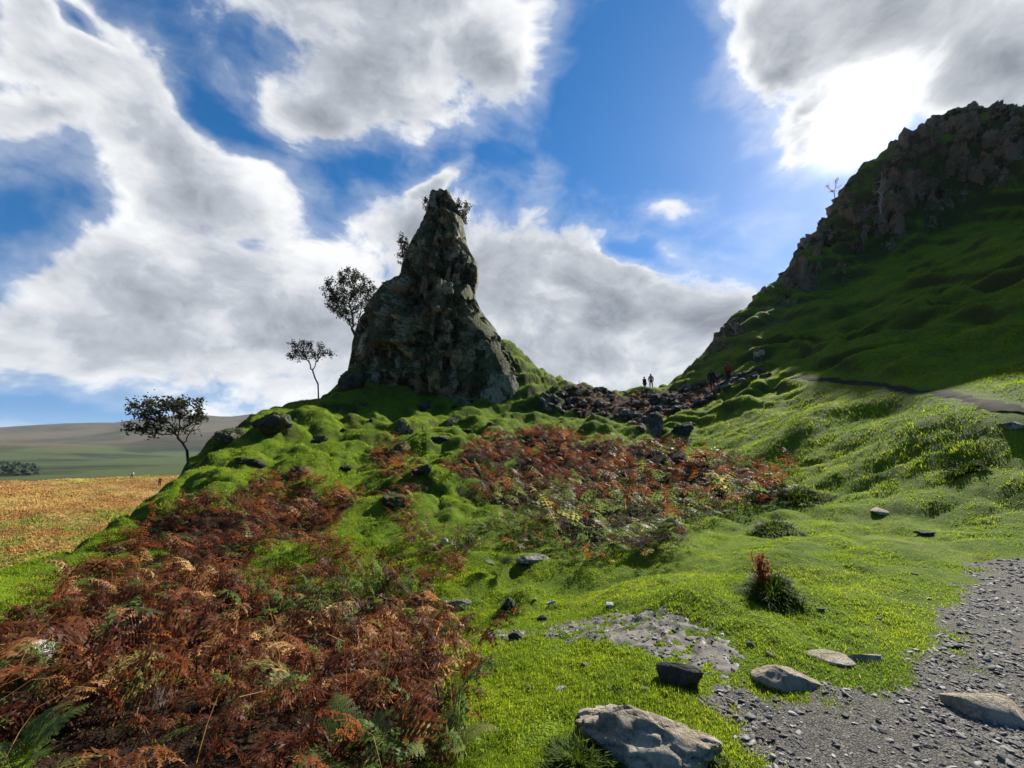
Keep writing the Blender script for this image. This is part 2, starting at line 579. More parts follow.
_b = []
for px, py, br, bh in ((692, 606, .55, .20), (640, 592, .5, .12), (612, 612, .30, .12), (585, 575, .6, .14), (560, 610, .25, .10), (520, 600, .3, .12), (508, 612, .16, .10), (545, 640, .25, .06),
                       (500, 640, .25, .08), (775, 598, .40, .16), (722, 588, .4, .10), (800, 560, .6, .08), (690, 560, .6, .14), (620, 560, .5, .14), (480, 585, .35, .14), (440, 600, .3, .12),
                       (740, 625, .35, .06), (850, 600, .4, .05), (600, 640, .2, .05), (960, 480, .9, .14), (820, 420, 1.4, .25), (780, 440, 1.3, .2), (930, 430, 1.5, .18), (530, 565, .5, .12),
                       (860, 470, 1.0, .2)):
    p = hit(px, py)
    _b.append((p[0], p[1], br, bh))
BUMPS.extend(_b)

# ------------------------------------------------------------------ object helpers
def mesh_np(name, v, f, mat=None, parent=None, smooth=True, attrs=None):
    me = bpy.data.meshes.new(name)
    v = np.asarray(v, np.float32)
    f = np.asarray(f, np.int32)
    k = f.shape[1]
    me.vertices.add(len(v)); me.vertices.foreach_set('co', v.ravel())
    me.loops.add(f.size); me.loops.foreach_set('vertex_index', f.ravel())
    me.polygons.add(len(f))
    me.polygons.foreach_set('loop_start', np.arange(0, f.size, k, dtype=np.int32))
    me.polygons.foreach_set('loop_total', np.full(len(f), k, np.int32))
    me.polygons.foreach_set('use_smooth', np.full(len(f), smooth))
    for nm, a in (attrs or {}).items():
        at_ = me.attributes.new(nm, 'FLOAT_COLOR', 'POINT')
        a = np.asarray(a, np.float32)
        if a.shape[1] == 3: a = np.c_[a, np.ones(len(a))].astype(np.float32)
        at_.data.foreach_set('color', a.ravel())
    me.update(calc_edges=True)
    me.validate()
    if mat: me.materials.append(mat)
    o = bpy.data.objects.new(name, me)
    COL.objects.link(o)
    if parent is not None: o.parent = parent
    return o


def tag(o, label=None, cat=None, group=None, kind=None):
    if label: o['label'] = label
    if cat: o['category'] = cat
    if group: o['group'] = group
    if kind: o['kind'] = kind
    return o


def empty(name, loc, rz=0.0):
    o = bpy.data.objects.new(name, None)
    COL.objects.link(o)
    o.location = loc
    o.rotation_euler = (0, 0, rz)
    o.empty_display_size = 0.2
    return o


def new_mat(name):
    m = bpy.data.materials.new(name)
    m.use_nodes = True
    n = NT(m.node_tree)
    n.n.clear()
    return m, n, n.new('ShaderNodeOutputMaterial')


def bump(n, h, strength=0.5, dist=0.02):
    b = n.new('ShaderNodeBump')
    b.inputs['Strength'].default_value = strength
    b.inputs['Distance'].default_value = dist
    n.put(b.inputs['Height'], h)
    return b.outputs[0]


def principled(n, out, color, rough=0.9, normal=None, spec=0.3):
    p = n.new('ShaderNodeBsdfPrincipled')
    n.put(p.inputs['Base Color'], color if not (isinstance(color, tuple) and len(color) == 3) else (*color, 1))
    n.put(p.inputs['Roughness'], rough)
    n.put(p.inputs['Specular IOR Level'], spec)
    if normal is not None: n.put(p.inputs['Normal'], normal)
    n.l.new(p.outputs[0], out.inputs[0])
    return p


# ------------------------------------------------------------------ materials
def mat_turf():
    m, n, out = new_mat('turf')
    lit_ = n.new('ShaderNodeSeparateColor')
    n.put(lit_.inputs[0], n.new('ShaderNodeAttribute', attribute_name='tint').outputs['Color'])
    pos = n.new('ShaderNodeNewGeometry').outputs['Position']
    a = n.noise(pos, 0.55, 4, 0.6)
    b = n.noise(pos, 4.5, 5, 0.65)
    c = n.noise(pos, 38, 3, 0.6)
    col = n.mix(n.ramp(a, .38, .62), (0.064, 0.108, 0.005), (0.105, 0.158, 0.006))
    col = n.mix(n.ramp(b, .50, .72), col, (0.125, 0.180, 0.009))
    col = n.mix(n.ramp(n.noise(pos, 1.7, 4, .6), .60, .72), col, (0.075, 0.062, 0.018))
    col = n.mix(n.ramp(c, .48, .72), col, (0.040, 0.060, 0.005))
    col = n.mix(n.ramp(n.math('ADD', lit_.outputs[0], n.math('MULTIPLY', n.math('SUBTRACT', b, .5), .8)), .35, .6), col, n.mix(c, (0.010, 0.006, 0.004), (0.034, 0.018, 0.010)))  # ground under bracken coloured near black to paint its shaded gaps
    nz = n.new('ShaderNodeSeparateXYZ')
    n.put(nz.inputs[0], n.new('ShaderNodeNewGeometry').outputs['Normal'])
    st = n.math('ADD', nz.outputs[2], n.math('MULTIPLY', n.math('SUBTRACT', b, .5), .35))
    col = n.mix(n.ramp(st, .50, .78, 1, 0), col, n.mix(n.ramp(c, .4, .6), (0.022, 0.026, 0.006), (0.050, 0.055, 0.010)))  # steep faces coloured as dark soil, painting shade onto the risers
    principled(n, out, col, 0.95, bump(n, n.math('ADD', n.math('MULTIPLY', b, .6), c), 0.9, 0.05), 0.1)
    return m


def mat_heath():
    m, n, out = new_mat('heath')
    pos = n.new('ShaderNodeNewGeometry').outputs['Position']
    a = n.noise(pos, 0.055, 5, 0.6)
    b = n.noise(pos, 0.30, 5, 0.65)
    c = n.noise(pos, 1.5, 5, 0.7)
    col = n.mix(n.ramp(b, .35, .65), (0.26, 0.14, 0.045), (0.40, 0.26, 0.09))
    col = n.mix(n.ramp(a, .50, .62), col, (0.34, 0.31, 0.06))
    col = n.mix(n.ramp(n.noise(pos, .12, 4, .6), .60, .68), col, (0.075, 0.10, 0.02))
    col = n.mix(n.ramp(c, .55, .75), col, (0.12, 0.06, 0.02))
    principled(n, out, col, 0.95, bump(n, c, 1.0, 0.8), 0.1)
    return m


def mat_moor():
    m, n, out = new_mat('moor')
    pos = n.new('ShaderNodeNewGeometry').outputs['Position']
    sp = n.new('ShaderNodeSeparateXYZ')
    n.put(sp.inputs[0], pos)
    st = n.vec('MULTIPLY', pos, (1, 1, 3))
    a = n.noise(st, 0.0022, 6, 0.6)
    b = n.noise(st, 0.010, 6, 0.65)
    col = n.mix(n.ramp(a, .4, .62), (0.034, 0.029, 0.020), (0.092, 0.070, 0.044))
    col = n.mix(n.ramp(b, .48, .68), col, (0.055, 0.075, 0.028))
    lowland = n.ramp(n.math('ADD', sp.outputs[2], n.math('MULTIPLY', n.math('SUBTRACT', n.noise(st, .004, 4, .6), .5), 60)), -8, 26, 1, 0)
    gr = n.mix(n.ramp(n.noise(st, 0.006, 4, .6), .45, .6), (0.050, 0.068, 0.024), (0.018, 0.026, 0.013))
    col = n.mix(lowland, col, gr)
    principled(n, out, col, 0.95, bump(n, b, 0.6, 12), 0.05)
    return m


def mat_rock(name, dark, mid, pale, moss=0.6, lichen=0.5, scale=1.0, crack=1.0, blocky=False):
    m, n, out = new_mat(name)
    geo = n.new('ShaderNodeNewGeometry')
    pos = n.vscale(n.new('ShaderNodeTexCoord').outputs['Object'], scale)
    v = n.vec('MULTIPLY', pos, (1.6, 1.6, 0.7))
    a = n.noise(pos, 0.7, 6, 0.65)
    b = n.noise(v, 3.0, 8, 0.7)
    c = n.noise(pos, 14, 5, 0.7)
    col = n.mix(n.ramp(b, .35, .68), dark, mid)
    lic = n.math('ADD', a, n.math('MULTIPLY', c, .35))
    if blocky:                                     # every block has its own stone tone and its own share of lichen
        t = n.new('ShaderNodeSeparateColor')
        n.put(t.inputs[0], n.new('ShaderNodeAttribute', attribute_name='tint').outputs['Color'])
        col = n.mix(n.ramp(n.math('ADD', t.outputs[1], n.math('MULTIPLY', n.math('SUBTRACT', b, .5), 1.3)), .40, .62), dark, mid)
        lic = n.math('ADD', lic, n.math('MULTIPLY', n.math('SUBTRACT', t.outputs[0], .5), .42))
    col = n.mix(n.math('MULTIPLY', n.ramp(lic, .69, .77), lichen), col, pale)
    sp = n.new('ShaderNodeSeparateXYZ')
    n.put(sp.inputs[0], geo.outputs['Normal'])
    mo = n.math('ADD', sp.outputs[2], n.math('MULTIPLY', n.math('SUBTRACT', n.noise(pos, 2.2, 6, .7), .5), 1.5))
    if blocky: mo = n.math('ADD', mo, 0.14)
    mossc = n.mix(n.ramp(c, .4, .65), (0.035, 0.048, 0.007), (0.105, 0.120, 0.012))
    col = n.mix(n.math('MULTIPLY', n.ramp(mo, 0.16, 0.50), moss), col, mossc)
    cr = n.voro(n.vec('ADD', v, n.vscale(n.noise(pos, 1.6, 3, .5, color=True), .8)), 1.5, 'DISTANCE_TO_EDGE')
    hgt = n.math('ADD', n.math('MULTIPLY', n.ramp(cr, 0, .10), .5 * crack), n.math('ADD', b, n.math('MULTIPLY', c, .35)))
    principled(n, out, col, 0.88, bump(n, hgt, 1.0, 0.22 / scale), 0.25)
    return m


def mat_leafy(name, ramp_cols, trans=0.45, rough=0.7, attr='tint', tr_gain=1.6, spec=0.12):
    """foliage: colour by the random number of each blade or frond, lit from both sides"""
    m, n, out = new_mat(name)
    at_ = n.new('ShaderNodeAttribute', attribute_name=attr)
    sp = n.new('ShaderNodeSeparateColor')
    n.put(sp.inputs[0], at_.outputs['Color'])
    cr = n.new('ShaderNodeValToRGB')
    el = cr.color_ramp.elements
    for i, (p, c) in enumerate(ramp_cols):
        e = el[i] if i < 2 else el.new(p)
        e.position = p
        e.color = (*c, 1)
    n.put(cr.inputs[0], sp.outputs[0])
    d = n.new('ShaderNodeBsdfPrincipled')
    n.put(d.inputs['Base Color'], cr.outputs[0])
    d.inputs['Roughness'].default_value = rough
    d.inputs['Specular IOR Level'].default_value = spec
    t = n.new('ShaderNodeBsdfTranslucent')
    n.put(t.inputs[0], n.mix(1.0, cr.outputs[0], (tr_gain, tr_gain, tr_gain), 'MULTIPLY'))
    mx = n.new('ShaderNodeMixShader')
    mx.inputs[0].default_value = trans
    n.l.new(d.outputs[0], mx.inputs[1]); n.l.new(t.outputs[0], mx.inputs[2])
    n.l.new(mx.outputs[0], out.inputs[0])
    return m


def mat_plain(name, col, rough=0.85, var=0.25, scale=12):
    m, n, out = new_mat(name)
    pos = n.new('ShaderNodeTexCoord').outputs['Object']
    a = n.noise(pos, scale, 4, .6)
    c2 = tuple(c * (1 - var) for c in col)
    principled(n, out, n.mix(n.ramp(a, .35, .65), c2, col), rough, bump(n, a, .4, .01), 0.02)
    return m


def mat_gravel():
    m, n, out = new_mat('gravel_ground')
    pos = n.new('ShaderNodeNewGeometry').outputs['Position']
    a = n.noise(pos, 1.3, 4, .6)
    b = n.noise(pos, 26, 5, .7)
    cellc = n.new('ShaderNodeSeparateColor')
    n.put(cellc.inputs[0], n.voro(pos, 60, 'F1', 'Color'))
    cell = n.mix(cellc.outputs[0], (.25, .24, .23), (1, .98, .95))
    ce = n.voro(pos, 60, 'DISTANCE_TO_EDGE')
    col = n.mix(n.ramp(b, .35, .65), (0.048, 0.044, 0.038), (0.098, 0.090, 0.079))
    col = n.mix(n.ramp(a, .46, .62), col, (0.15, 0.139, 0.122))
    col = n.mix(0.45, col, n.mix(1.0, cell, (.17, .162, .148), 'MULTIPLY'))
    hg = n.math('ADD', n.ramp(ce, 0, .2), n.math('MULTIPLY', b, .8))
    principled(n, out, col, n.ramp(a, .45, .65, .8, .95), bump(n, hg, .9, .012), .10)
    return m


def mat_mud():
    m, n, out = new_mat('wet_mud')
    pos = n.new('ShaderNodeNewGeometry').outputs['Position']
    a = n.noise(pos, 6, 5, .65)
    b = n.noise(pos, 45, 4, .6)
    col = n.mix(n.ramp(a, .4, .6), (0.055, 0.048, 0.037), (0.15, 0.135, 0.112))
    principled(n, out, col, n.ramp(a, .40, .55, .42, .85), bump(n, n.math('ADD', a, n.math('MULTIPLY', b, .3)), .6, .02), .2)
    return m


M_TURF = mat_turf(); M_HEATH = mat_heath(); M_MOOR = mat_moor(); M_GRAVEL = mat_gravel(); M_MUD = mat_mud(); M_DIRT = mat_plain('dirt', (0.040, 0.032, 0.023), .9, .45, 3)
M_PINN = mat_rock('basalt_crag', (0.012, 0.010, 0.008), (0.115, 0.100, 0.076), (0.40, 0.36, 0.285), 0.95, .75, blocky=True)
M_CRAG = mat_rock('brown_crag', (0.026, 0.017, 0.010), (0.165, 0.105, 0.066), (0.33, 0.25, 0.185), 0.85, .55, blocky=True)
M_STONE = mat_rock('grey_stone', (0.065, 0.058, 0.048), (0.20, 0.18, 0.15), (0.42, 0.39, 0.34), 0.25, .8, 3.0, .4)
M_PALE = mat_rock('pale_stone', (0.24, 0.19, 0.135), (0.42, 0.355, 0.275), (0.54, 0.48, 0.40), 0.12, .6, 3.5, .3)
M_DARKST = mat_rock('dark_stone', (0.034, 0.029, 0.024), (0.078, 0.069, 0.058), (0.14, 0.125, 0.105), 0.10, .4, 3.5, .3)
M_OUTG = mat_rock('mossy_grey_outcrop', (0.035, 0.033, 0.030), (0.12, 0.113, 0.10), (0.27, 0.26, 0.24), 0.8, .8, 2.0, .6)
M_OUTD = mat_rock('mossy_dark_outcrop', (0.022, 0.020, 0.018), (0.065, 0.06, 0.054), (0.16, 0.155, 0.14), 0.95, .5, 2.0, .6)
M_WHITE = mat_rock('quartz_white_stone', (0.40, 0.39, 0.37), (0.55, 0.54, 0.52), (0.66, 0.65, 0.63), 0.0, .5, 4, .2)
M_GRASS = mat_leafy('grass_blades', [(0.0, (0.030, 0.066, 0.004)), (0.35, (0.098, 0.155, 0.006)), (0.7, (0.188, 0.236, 0.008)), (0.9, (0.25, 0.255, 0.020)), (1.0, (0.28, 0.22, 0.055))], .55, .7, tr_gain=1.85)
M_BRACKEN = mat_leafy('bracken_fronds', [(0.0, (0.026, 0.009, 0.005)), (0.3, (0.098, 0.025, 0.009)), (0.52, (0.20, 0.078, 0.026)), (0.66, (0.46, 0.29, 0.13)), (0.74, (0.17, 0.15, 0.04)), (0.82, (0.060, 0.085, 0.016)), (1.0, (0.085, 0.130, 0.030))], .50, .5, tr_gain=1.75, spec=.15)
M_RUSH = mat_leafy('rush_blades', [(0.0, (0.018, 0.036, 0.004)), (0.5, (0.050, 0.088, 0.006)), (1.0, (0.13, 0.15, 0.012))], .35, .7, tr_gain=1.3)
M_FERN = mat_leafy('green_fern', [(0.0, (0.040, 0.062, 0.012)), (0.6, (0.080, 0.115, 0.020)), (1.0, (0.19, 0.19, 0.055))], .45, .5, tr_gain=1.5, spec=.2)
M_LEAF = mat_leafy('tree_leaves', [(0.0, (0.016, 0.020, 0.008)), (0.7, (0.035, 0.040, 0.014)), (1.0, (0.075, 0.052, 0.018))], .2, .6)
M_BARK = mat_plain('bark', (0.055, 0.047, 0.040), .9, .4, 20)
M_PALEBARK = mat_plain('pale_bark', (0.36, 0.32, 0.28), .9, .3, 20)
M_REDLEAF = mat_leafy('red_leaves', [(0.0, (0.20, 0.05, 0.03)), (1.0, (0.38, 0.11, 0.05))], .4, .6)

Z_FG = [(-90, 640), (0, 622), (60, 612), (120, 590), (200, 585), (300, 582), (410, 590), (450, 615), (470, 655), (480, 700), (462, 740), (450, 800), (300, 860), (-60, 860), (-200, 760)]
Z_LEFT = [(30, 600), (90, 560), (150, 520), (205, 492), (280, 470), (330, 470), (365, 500), (330, 525), (345, 560), (400, 585), (300, 590), (180, 590), (60, 615)]
Z_STRIP = [(365, 440), (400, 432), (420, 470), (415, 520), (470, 560), (455, 590), (400, 585), (400, 540), (390, 505), (365, 480)]
Z_MID = [(440, 470), (480, 440), (560, 430), (650, 445), (740, 455), (795, 482), (785, 502), (735, 515), (700, 520), (690, 545), (620, 548), (560, 545), (525, 520), (470, 500)]
Z_LOW = [(430, 545), (520, 515), (600, 545), (690, 548), (680, 560), (560, 570), (470, 590)]
ALLZ = [Z_FG, Z_LEFT, Z_STRIP, Z_MID]


RUB = [(556, 388), (575, 384), (605, 389), (640, 391), (672, 390), (700, 382), (735, 374), (768, 372), (770, 377), (735, 385), (715, 398), (690, 410), (660, 420), (640, 432), (615, 418), (575, 418), (540, 408), (530, 400)]


def ring_of(poly): return np.array([hit(x, y)[:2] for x, y in poly])


RING_FG, RING_RUB, RING_MID, RING_LEFT = ring_of(Z_FG), ring_of(RUB), ring_of(Z_MID), ring_of(Z_LEFT)


def litter_shade(x, y):
    """dead bracken litter and soil in place of turf, darkened as shade between fronds"""
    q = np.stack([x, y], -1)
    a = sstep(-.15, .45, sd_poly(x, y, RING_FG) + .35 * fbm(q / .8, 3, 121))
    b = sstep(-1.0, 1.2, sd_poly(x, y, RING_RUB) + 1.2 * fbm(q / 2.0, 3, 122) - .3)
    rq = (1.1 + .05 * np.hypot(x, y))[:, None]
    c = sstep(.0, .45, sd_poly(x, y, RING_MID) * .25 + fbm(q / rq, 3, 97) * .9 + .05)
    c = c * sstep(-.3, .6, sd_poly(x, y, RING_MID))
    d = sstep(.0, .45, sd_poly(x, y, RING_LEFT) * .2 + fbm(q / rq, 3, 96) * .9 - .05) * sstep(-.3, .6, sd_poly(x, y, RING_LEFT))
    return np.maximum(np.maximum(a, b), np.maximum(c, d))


# ------------------------------------------------------------------ ground sheet, out to the horizon
azs = np.radians(np.concatenate([np.arange(-180, -66, 3.0), np.arange(-66, 66, 0.25), np.arange(66, 180.01, 3.0)]))
rr = np.concatenate([np.geomspace(0.45, 180, 720), np.geomspace(180, 9000, 120)[1:]])
AA, RRR = np.meshgrid(azs, rr)
GX, GY = RRR * np.sin(AA), RRR * np.cos(AA)
GZ = height(GX, GY)
na, nr = len(azs), len(rr)
GV = np.stack([GX, GY, GZ], -1).reshape(-1, 3)
i = np.arange((nr - 1) * (na - 1)).reshape(nr - 1, na - 1)
ri, ai = np.divmod(i.ravel(), na - 1)
q0 = ri * na + ai
GF = np.stack([q0, q0 + 1, q0 + na + 1, q0 + na], -1)
fx = GV[GF].mean(1)
fr = np.hypot(fx[:, 0], fx[:, 1])
faz = np.degrees(np.arctan2(fx[:, 0], fx[:, 1]))
fre = np.interp(faz, RE_AZ, RE_R)


def sub(name, fm, mat, extra=None):
    f = GF[fm]
    u, inv = np.unique(f, return_inverse=True)
    v = GV[u]
    f = inv.reshape(-1, 4)
    if extra is not None:
        k = len(v)
        v = np.vstack([v, extra[0]]); f = np.vstack([f, extra[1] + k])
    L = litter_shade(v[:, 0], v[:, 1]) if name == 'ground' else np.zeros(len(v))
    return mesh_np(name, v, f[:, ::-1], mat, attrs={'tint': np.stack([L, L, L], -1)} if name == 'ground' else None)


is_near = fr < fre + 12
is_heath = (~is_near) & (fr < 175)
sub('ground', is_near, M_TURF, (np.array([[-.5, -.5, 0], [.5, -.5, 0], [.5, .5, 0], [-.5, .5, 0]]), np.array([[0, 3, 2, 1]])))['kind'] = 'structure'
sub('heath', is_heath, M_HEATH)['kind'] = 'structure'
sub('hills', (~is_near) & (~is_heath), M_MOOR)['kind'] = 'structure'


LRR = np.log(rr)


def mesh_h(x, y):
    """height of the ground sheet itself"""
    a = np.arctan2(x, y); l = np.log(np.hypot(x, y))
    i = np.clip(np.searchsorted(LRR, l) - 1, 0, nr - 2); j = np.clip(np.searchsorted(azs, a) - 1, 0, na - 2)
    u = (l - LRR[i]) / (LRR[i + 1] - LRR[i]); v = (a - azs[j]) / (azs[j + 1] - azs[j])
    return (GZ[i, j] * (1 - u) + GZ[i + 1, j] * u) * (1 - v) + (GZ[i, j + 1] * (1 - u) + GZ[i + 1, j + 1] * u) * v


# ------------------------------------------------------------------ path, bench path and wet mud
def sheet(name, x0, x1, y0, y1, step, lift, mat):
    xs = np.arange(x0, x1, step); ys = np.arange(y0, y1, step)
    X, Y = np.meshgrid(xs, ys)
    L = lift(X, Y)
    Z = height(X, Y) + L
    v = np.stack([X, Y, Z], -1).reshape(-1, 3)
    nx = len(xs)
    q = np.arange((len(ys) - 1) * (nx - 1))
    a, b = np.divmod(q, nx - 1)
    q0 = a * nx + b
    f = np.stack([q0, q0 + 1, q0 + nx + 1, q0 + nx], -1)
    f = f[(L.ravel()[f] > -0.06).any(1)]
    u, inv = np.unique(f, return_inverse=True)
    o = mesh_np(name, v[u], inv.reshape(-1, 4), mat)
    o['kind'] = 'structure'
    return o


def path_lift(x, y):
    q = np.stack([x, y], -1)
    sd = sd_poly(x, y, PATH) + 0.22 * fbm(q / 0.55, 4, 51) + .10 * fbm(q / .11, 3, 52)
    return np.clip(sd * 0.10, -0.2, 0.022) + 0.014 * fbm(q / 0.25, 4, 53) + .012 * fbm(q / .9, 2, 54)


sheet('path', 0.6, 14.2, -3, 9.5, 0.045, path_lift, M_GRAVEL)


def bench_lift(x, y):
    q = np.stack([x, y], -1)
    return np.clip((0.22 - bench_d(x, y) + .25 * fbm(q / .8, 3, 57)) * .25, -.2, .04) + .01 * fbm(q / .3, 2, 58)


sheet('footpath', 12, 24, 0, 27, 0.10, bench_lift, M_DIRT)
MUD = [at(470, 655, 4.9)[:2], at(560, 645, 5.1)[:2], at(640, 655, 4.8)[:2], at(730, 682, 4.2)[:2], at(748, 722, 3.6)[:2], at(742, 760, 3.0)[:2], at(705, 728, 3.5)[:2], at(640, 700, 3.9)[:2], at(570, 695, 4.05)[:2]]


def mud_lift(x, y):
    q = np.stack([x, y], -1)
    sd = sd_poly(x, y, MUD)
    n = 1.25 * fbm(q / 0.085, 4, 61) + .8 * fbm(q / .6, 2, 62)
    return np.clip((n - 0.55) * 0.02 + np.clip(sd, -.6, .1) * .10, -.2, 0.008)


sheet('mud', -.8, 2.8, 2.4, 5.6, 0.02, mud_lift, M_MUD)


def bare(x, y):
    """where turf is worn away"""
    q = np.stack([x, y], -1)
    return (sd_poly(x, y, PATH) + 0.22 * fbm(q / 0.55, 4, 51) + .10 * fbm(q / .11, 3, 52) + RNG.normal(0, .10, np.shape(x)) > 0.12) | (mud_lift(x, y) > -0.008) | (bench_d(x, y) + .25 * fbm(q / .8, 3, 57) < .40)


# ------------------------------------------------------------------ rocks
def ico(sub_):
    bm = bmesh.new()
    bmesh.ops.create_icosphere(bm, subdivisions=sub_, radius=1.0)
    v = np.array([p.co[:] for p in bm.verts])
    f = np.array([[p.index for p in fc.verts] for fc in bm.faces])
    bm.free()
    return v, f


ICO = {k: ico(k) for k in (2, 3, 4, 5)}


def rock_shape(size, seed, detail=4, cuts=9, rough=0.06, top=None):
    rg = np.random.default_rng(seed)
    v, f = ICO[detail]
    v = v.copy() * 1.15
    for k in range(cuts):
        n = rg.normal(size=3); n /= np.linalg.norm(n)
        d = rg.uniform(0.55, 0.9)
        ex = np.maximum(0, v @ n - d)
        v -= ex[:, None] * n
    if top is not None:
        n = np.array(top[:3]); n = n / np.linalg.norm(n)
        v -= np.maximum(0, v @ n - top[3])[:, None] * n
    nrm = v / np.linalg.norm(v, axis=1, keepdims=True)
    v = v + nrm * (rough * fbm(v * 1.7 + seed, 4, seed))[:, None]
    if detail >= 4:
        f1, f2, cid = worley(v * 2.2 + seed, seed)
        v = v - nrm * (rough * 0.9 * (1 - sstep(0, .16, f2 - f1)))[:, None]
    return v * np.array(size), f


def rock(name, loc, size, seed, mat, label, cat, rz=0.0, tilt=0.0, detail=4, cuts=9, rough=.06, group=None, sink=0.3, top=None):
    v, f = rock_shape(size, seed, detail, cuts, rough, top)
    o = mesh_np(name, v, f, mat, smooth=detail >= 4)
    o.location = (loc[0], loc[1], loc[2] + size[2] * (1 - 2 * sink))
    o.rotation_euler = (tilt, 0, rz)
    return tag(o, label, cat, group)


def rock_px(px, py, *a, **k):
    """a rock whose foot is seen at that place"""
    return a and rock(a[0], hit(px, py), *a[1:], **k)


def blocks(p, w, h, seed, amp, crack, wide=.07):
    """jointed basalt: uneven layers cut into columns, every block standing out by its own amount"""
    zz = p[:, 2] / h + .45 * fbm(p[:, :2] / (w * 4), 2, seed + 50) + .25 * fbm(p / (w * 2.5), 2, seed + 51)
    lay = np.floor(zz)
    fr_ = zz - lay
    q = np.stack([p[:, 0] / w, p[:, 1] / w, lay * 3.7 + .5], -1)
    f1, f2, cid = worley(q, seed)
    edge = np.minimum(f2 - f1, .04 + np.minimum(fr_, 1 - fr_) * 1.2)
    return amp * (cid - .5) - crack * (1 - sstep(0, wide, edge)), cid


# the pinnacle: rings follow its outline, each with its own depth
PIN_D = 40.0
OUT = [(194, 430, 450), (199, 428, 453), (206, 426, 457), (215, 426, 462), (225, 421, 464), (235, 416, 466), (245, 412, 467), (255, 407, 471), (265, 403, 477), (274, 401, 479),
       (281, 400, 479), (286, 394, 477), (292, 383, 475), (300, 376, 476), (310, 369, 480), (320, 363, 487), (330, 358, 495), (340, 355, 502), (350, 353, 508), (360, 352, 513),
       (370, 350, 517), (380, 348, 521), (392, 345, 523), (405, 342, 524), (425, 338, 525), (450, 335, 526)]
PIN_C = at(440, 400, PIN_D)


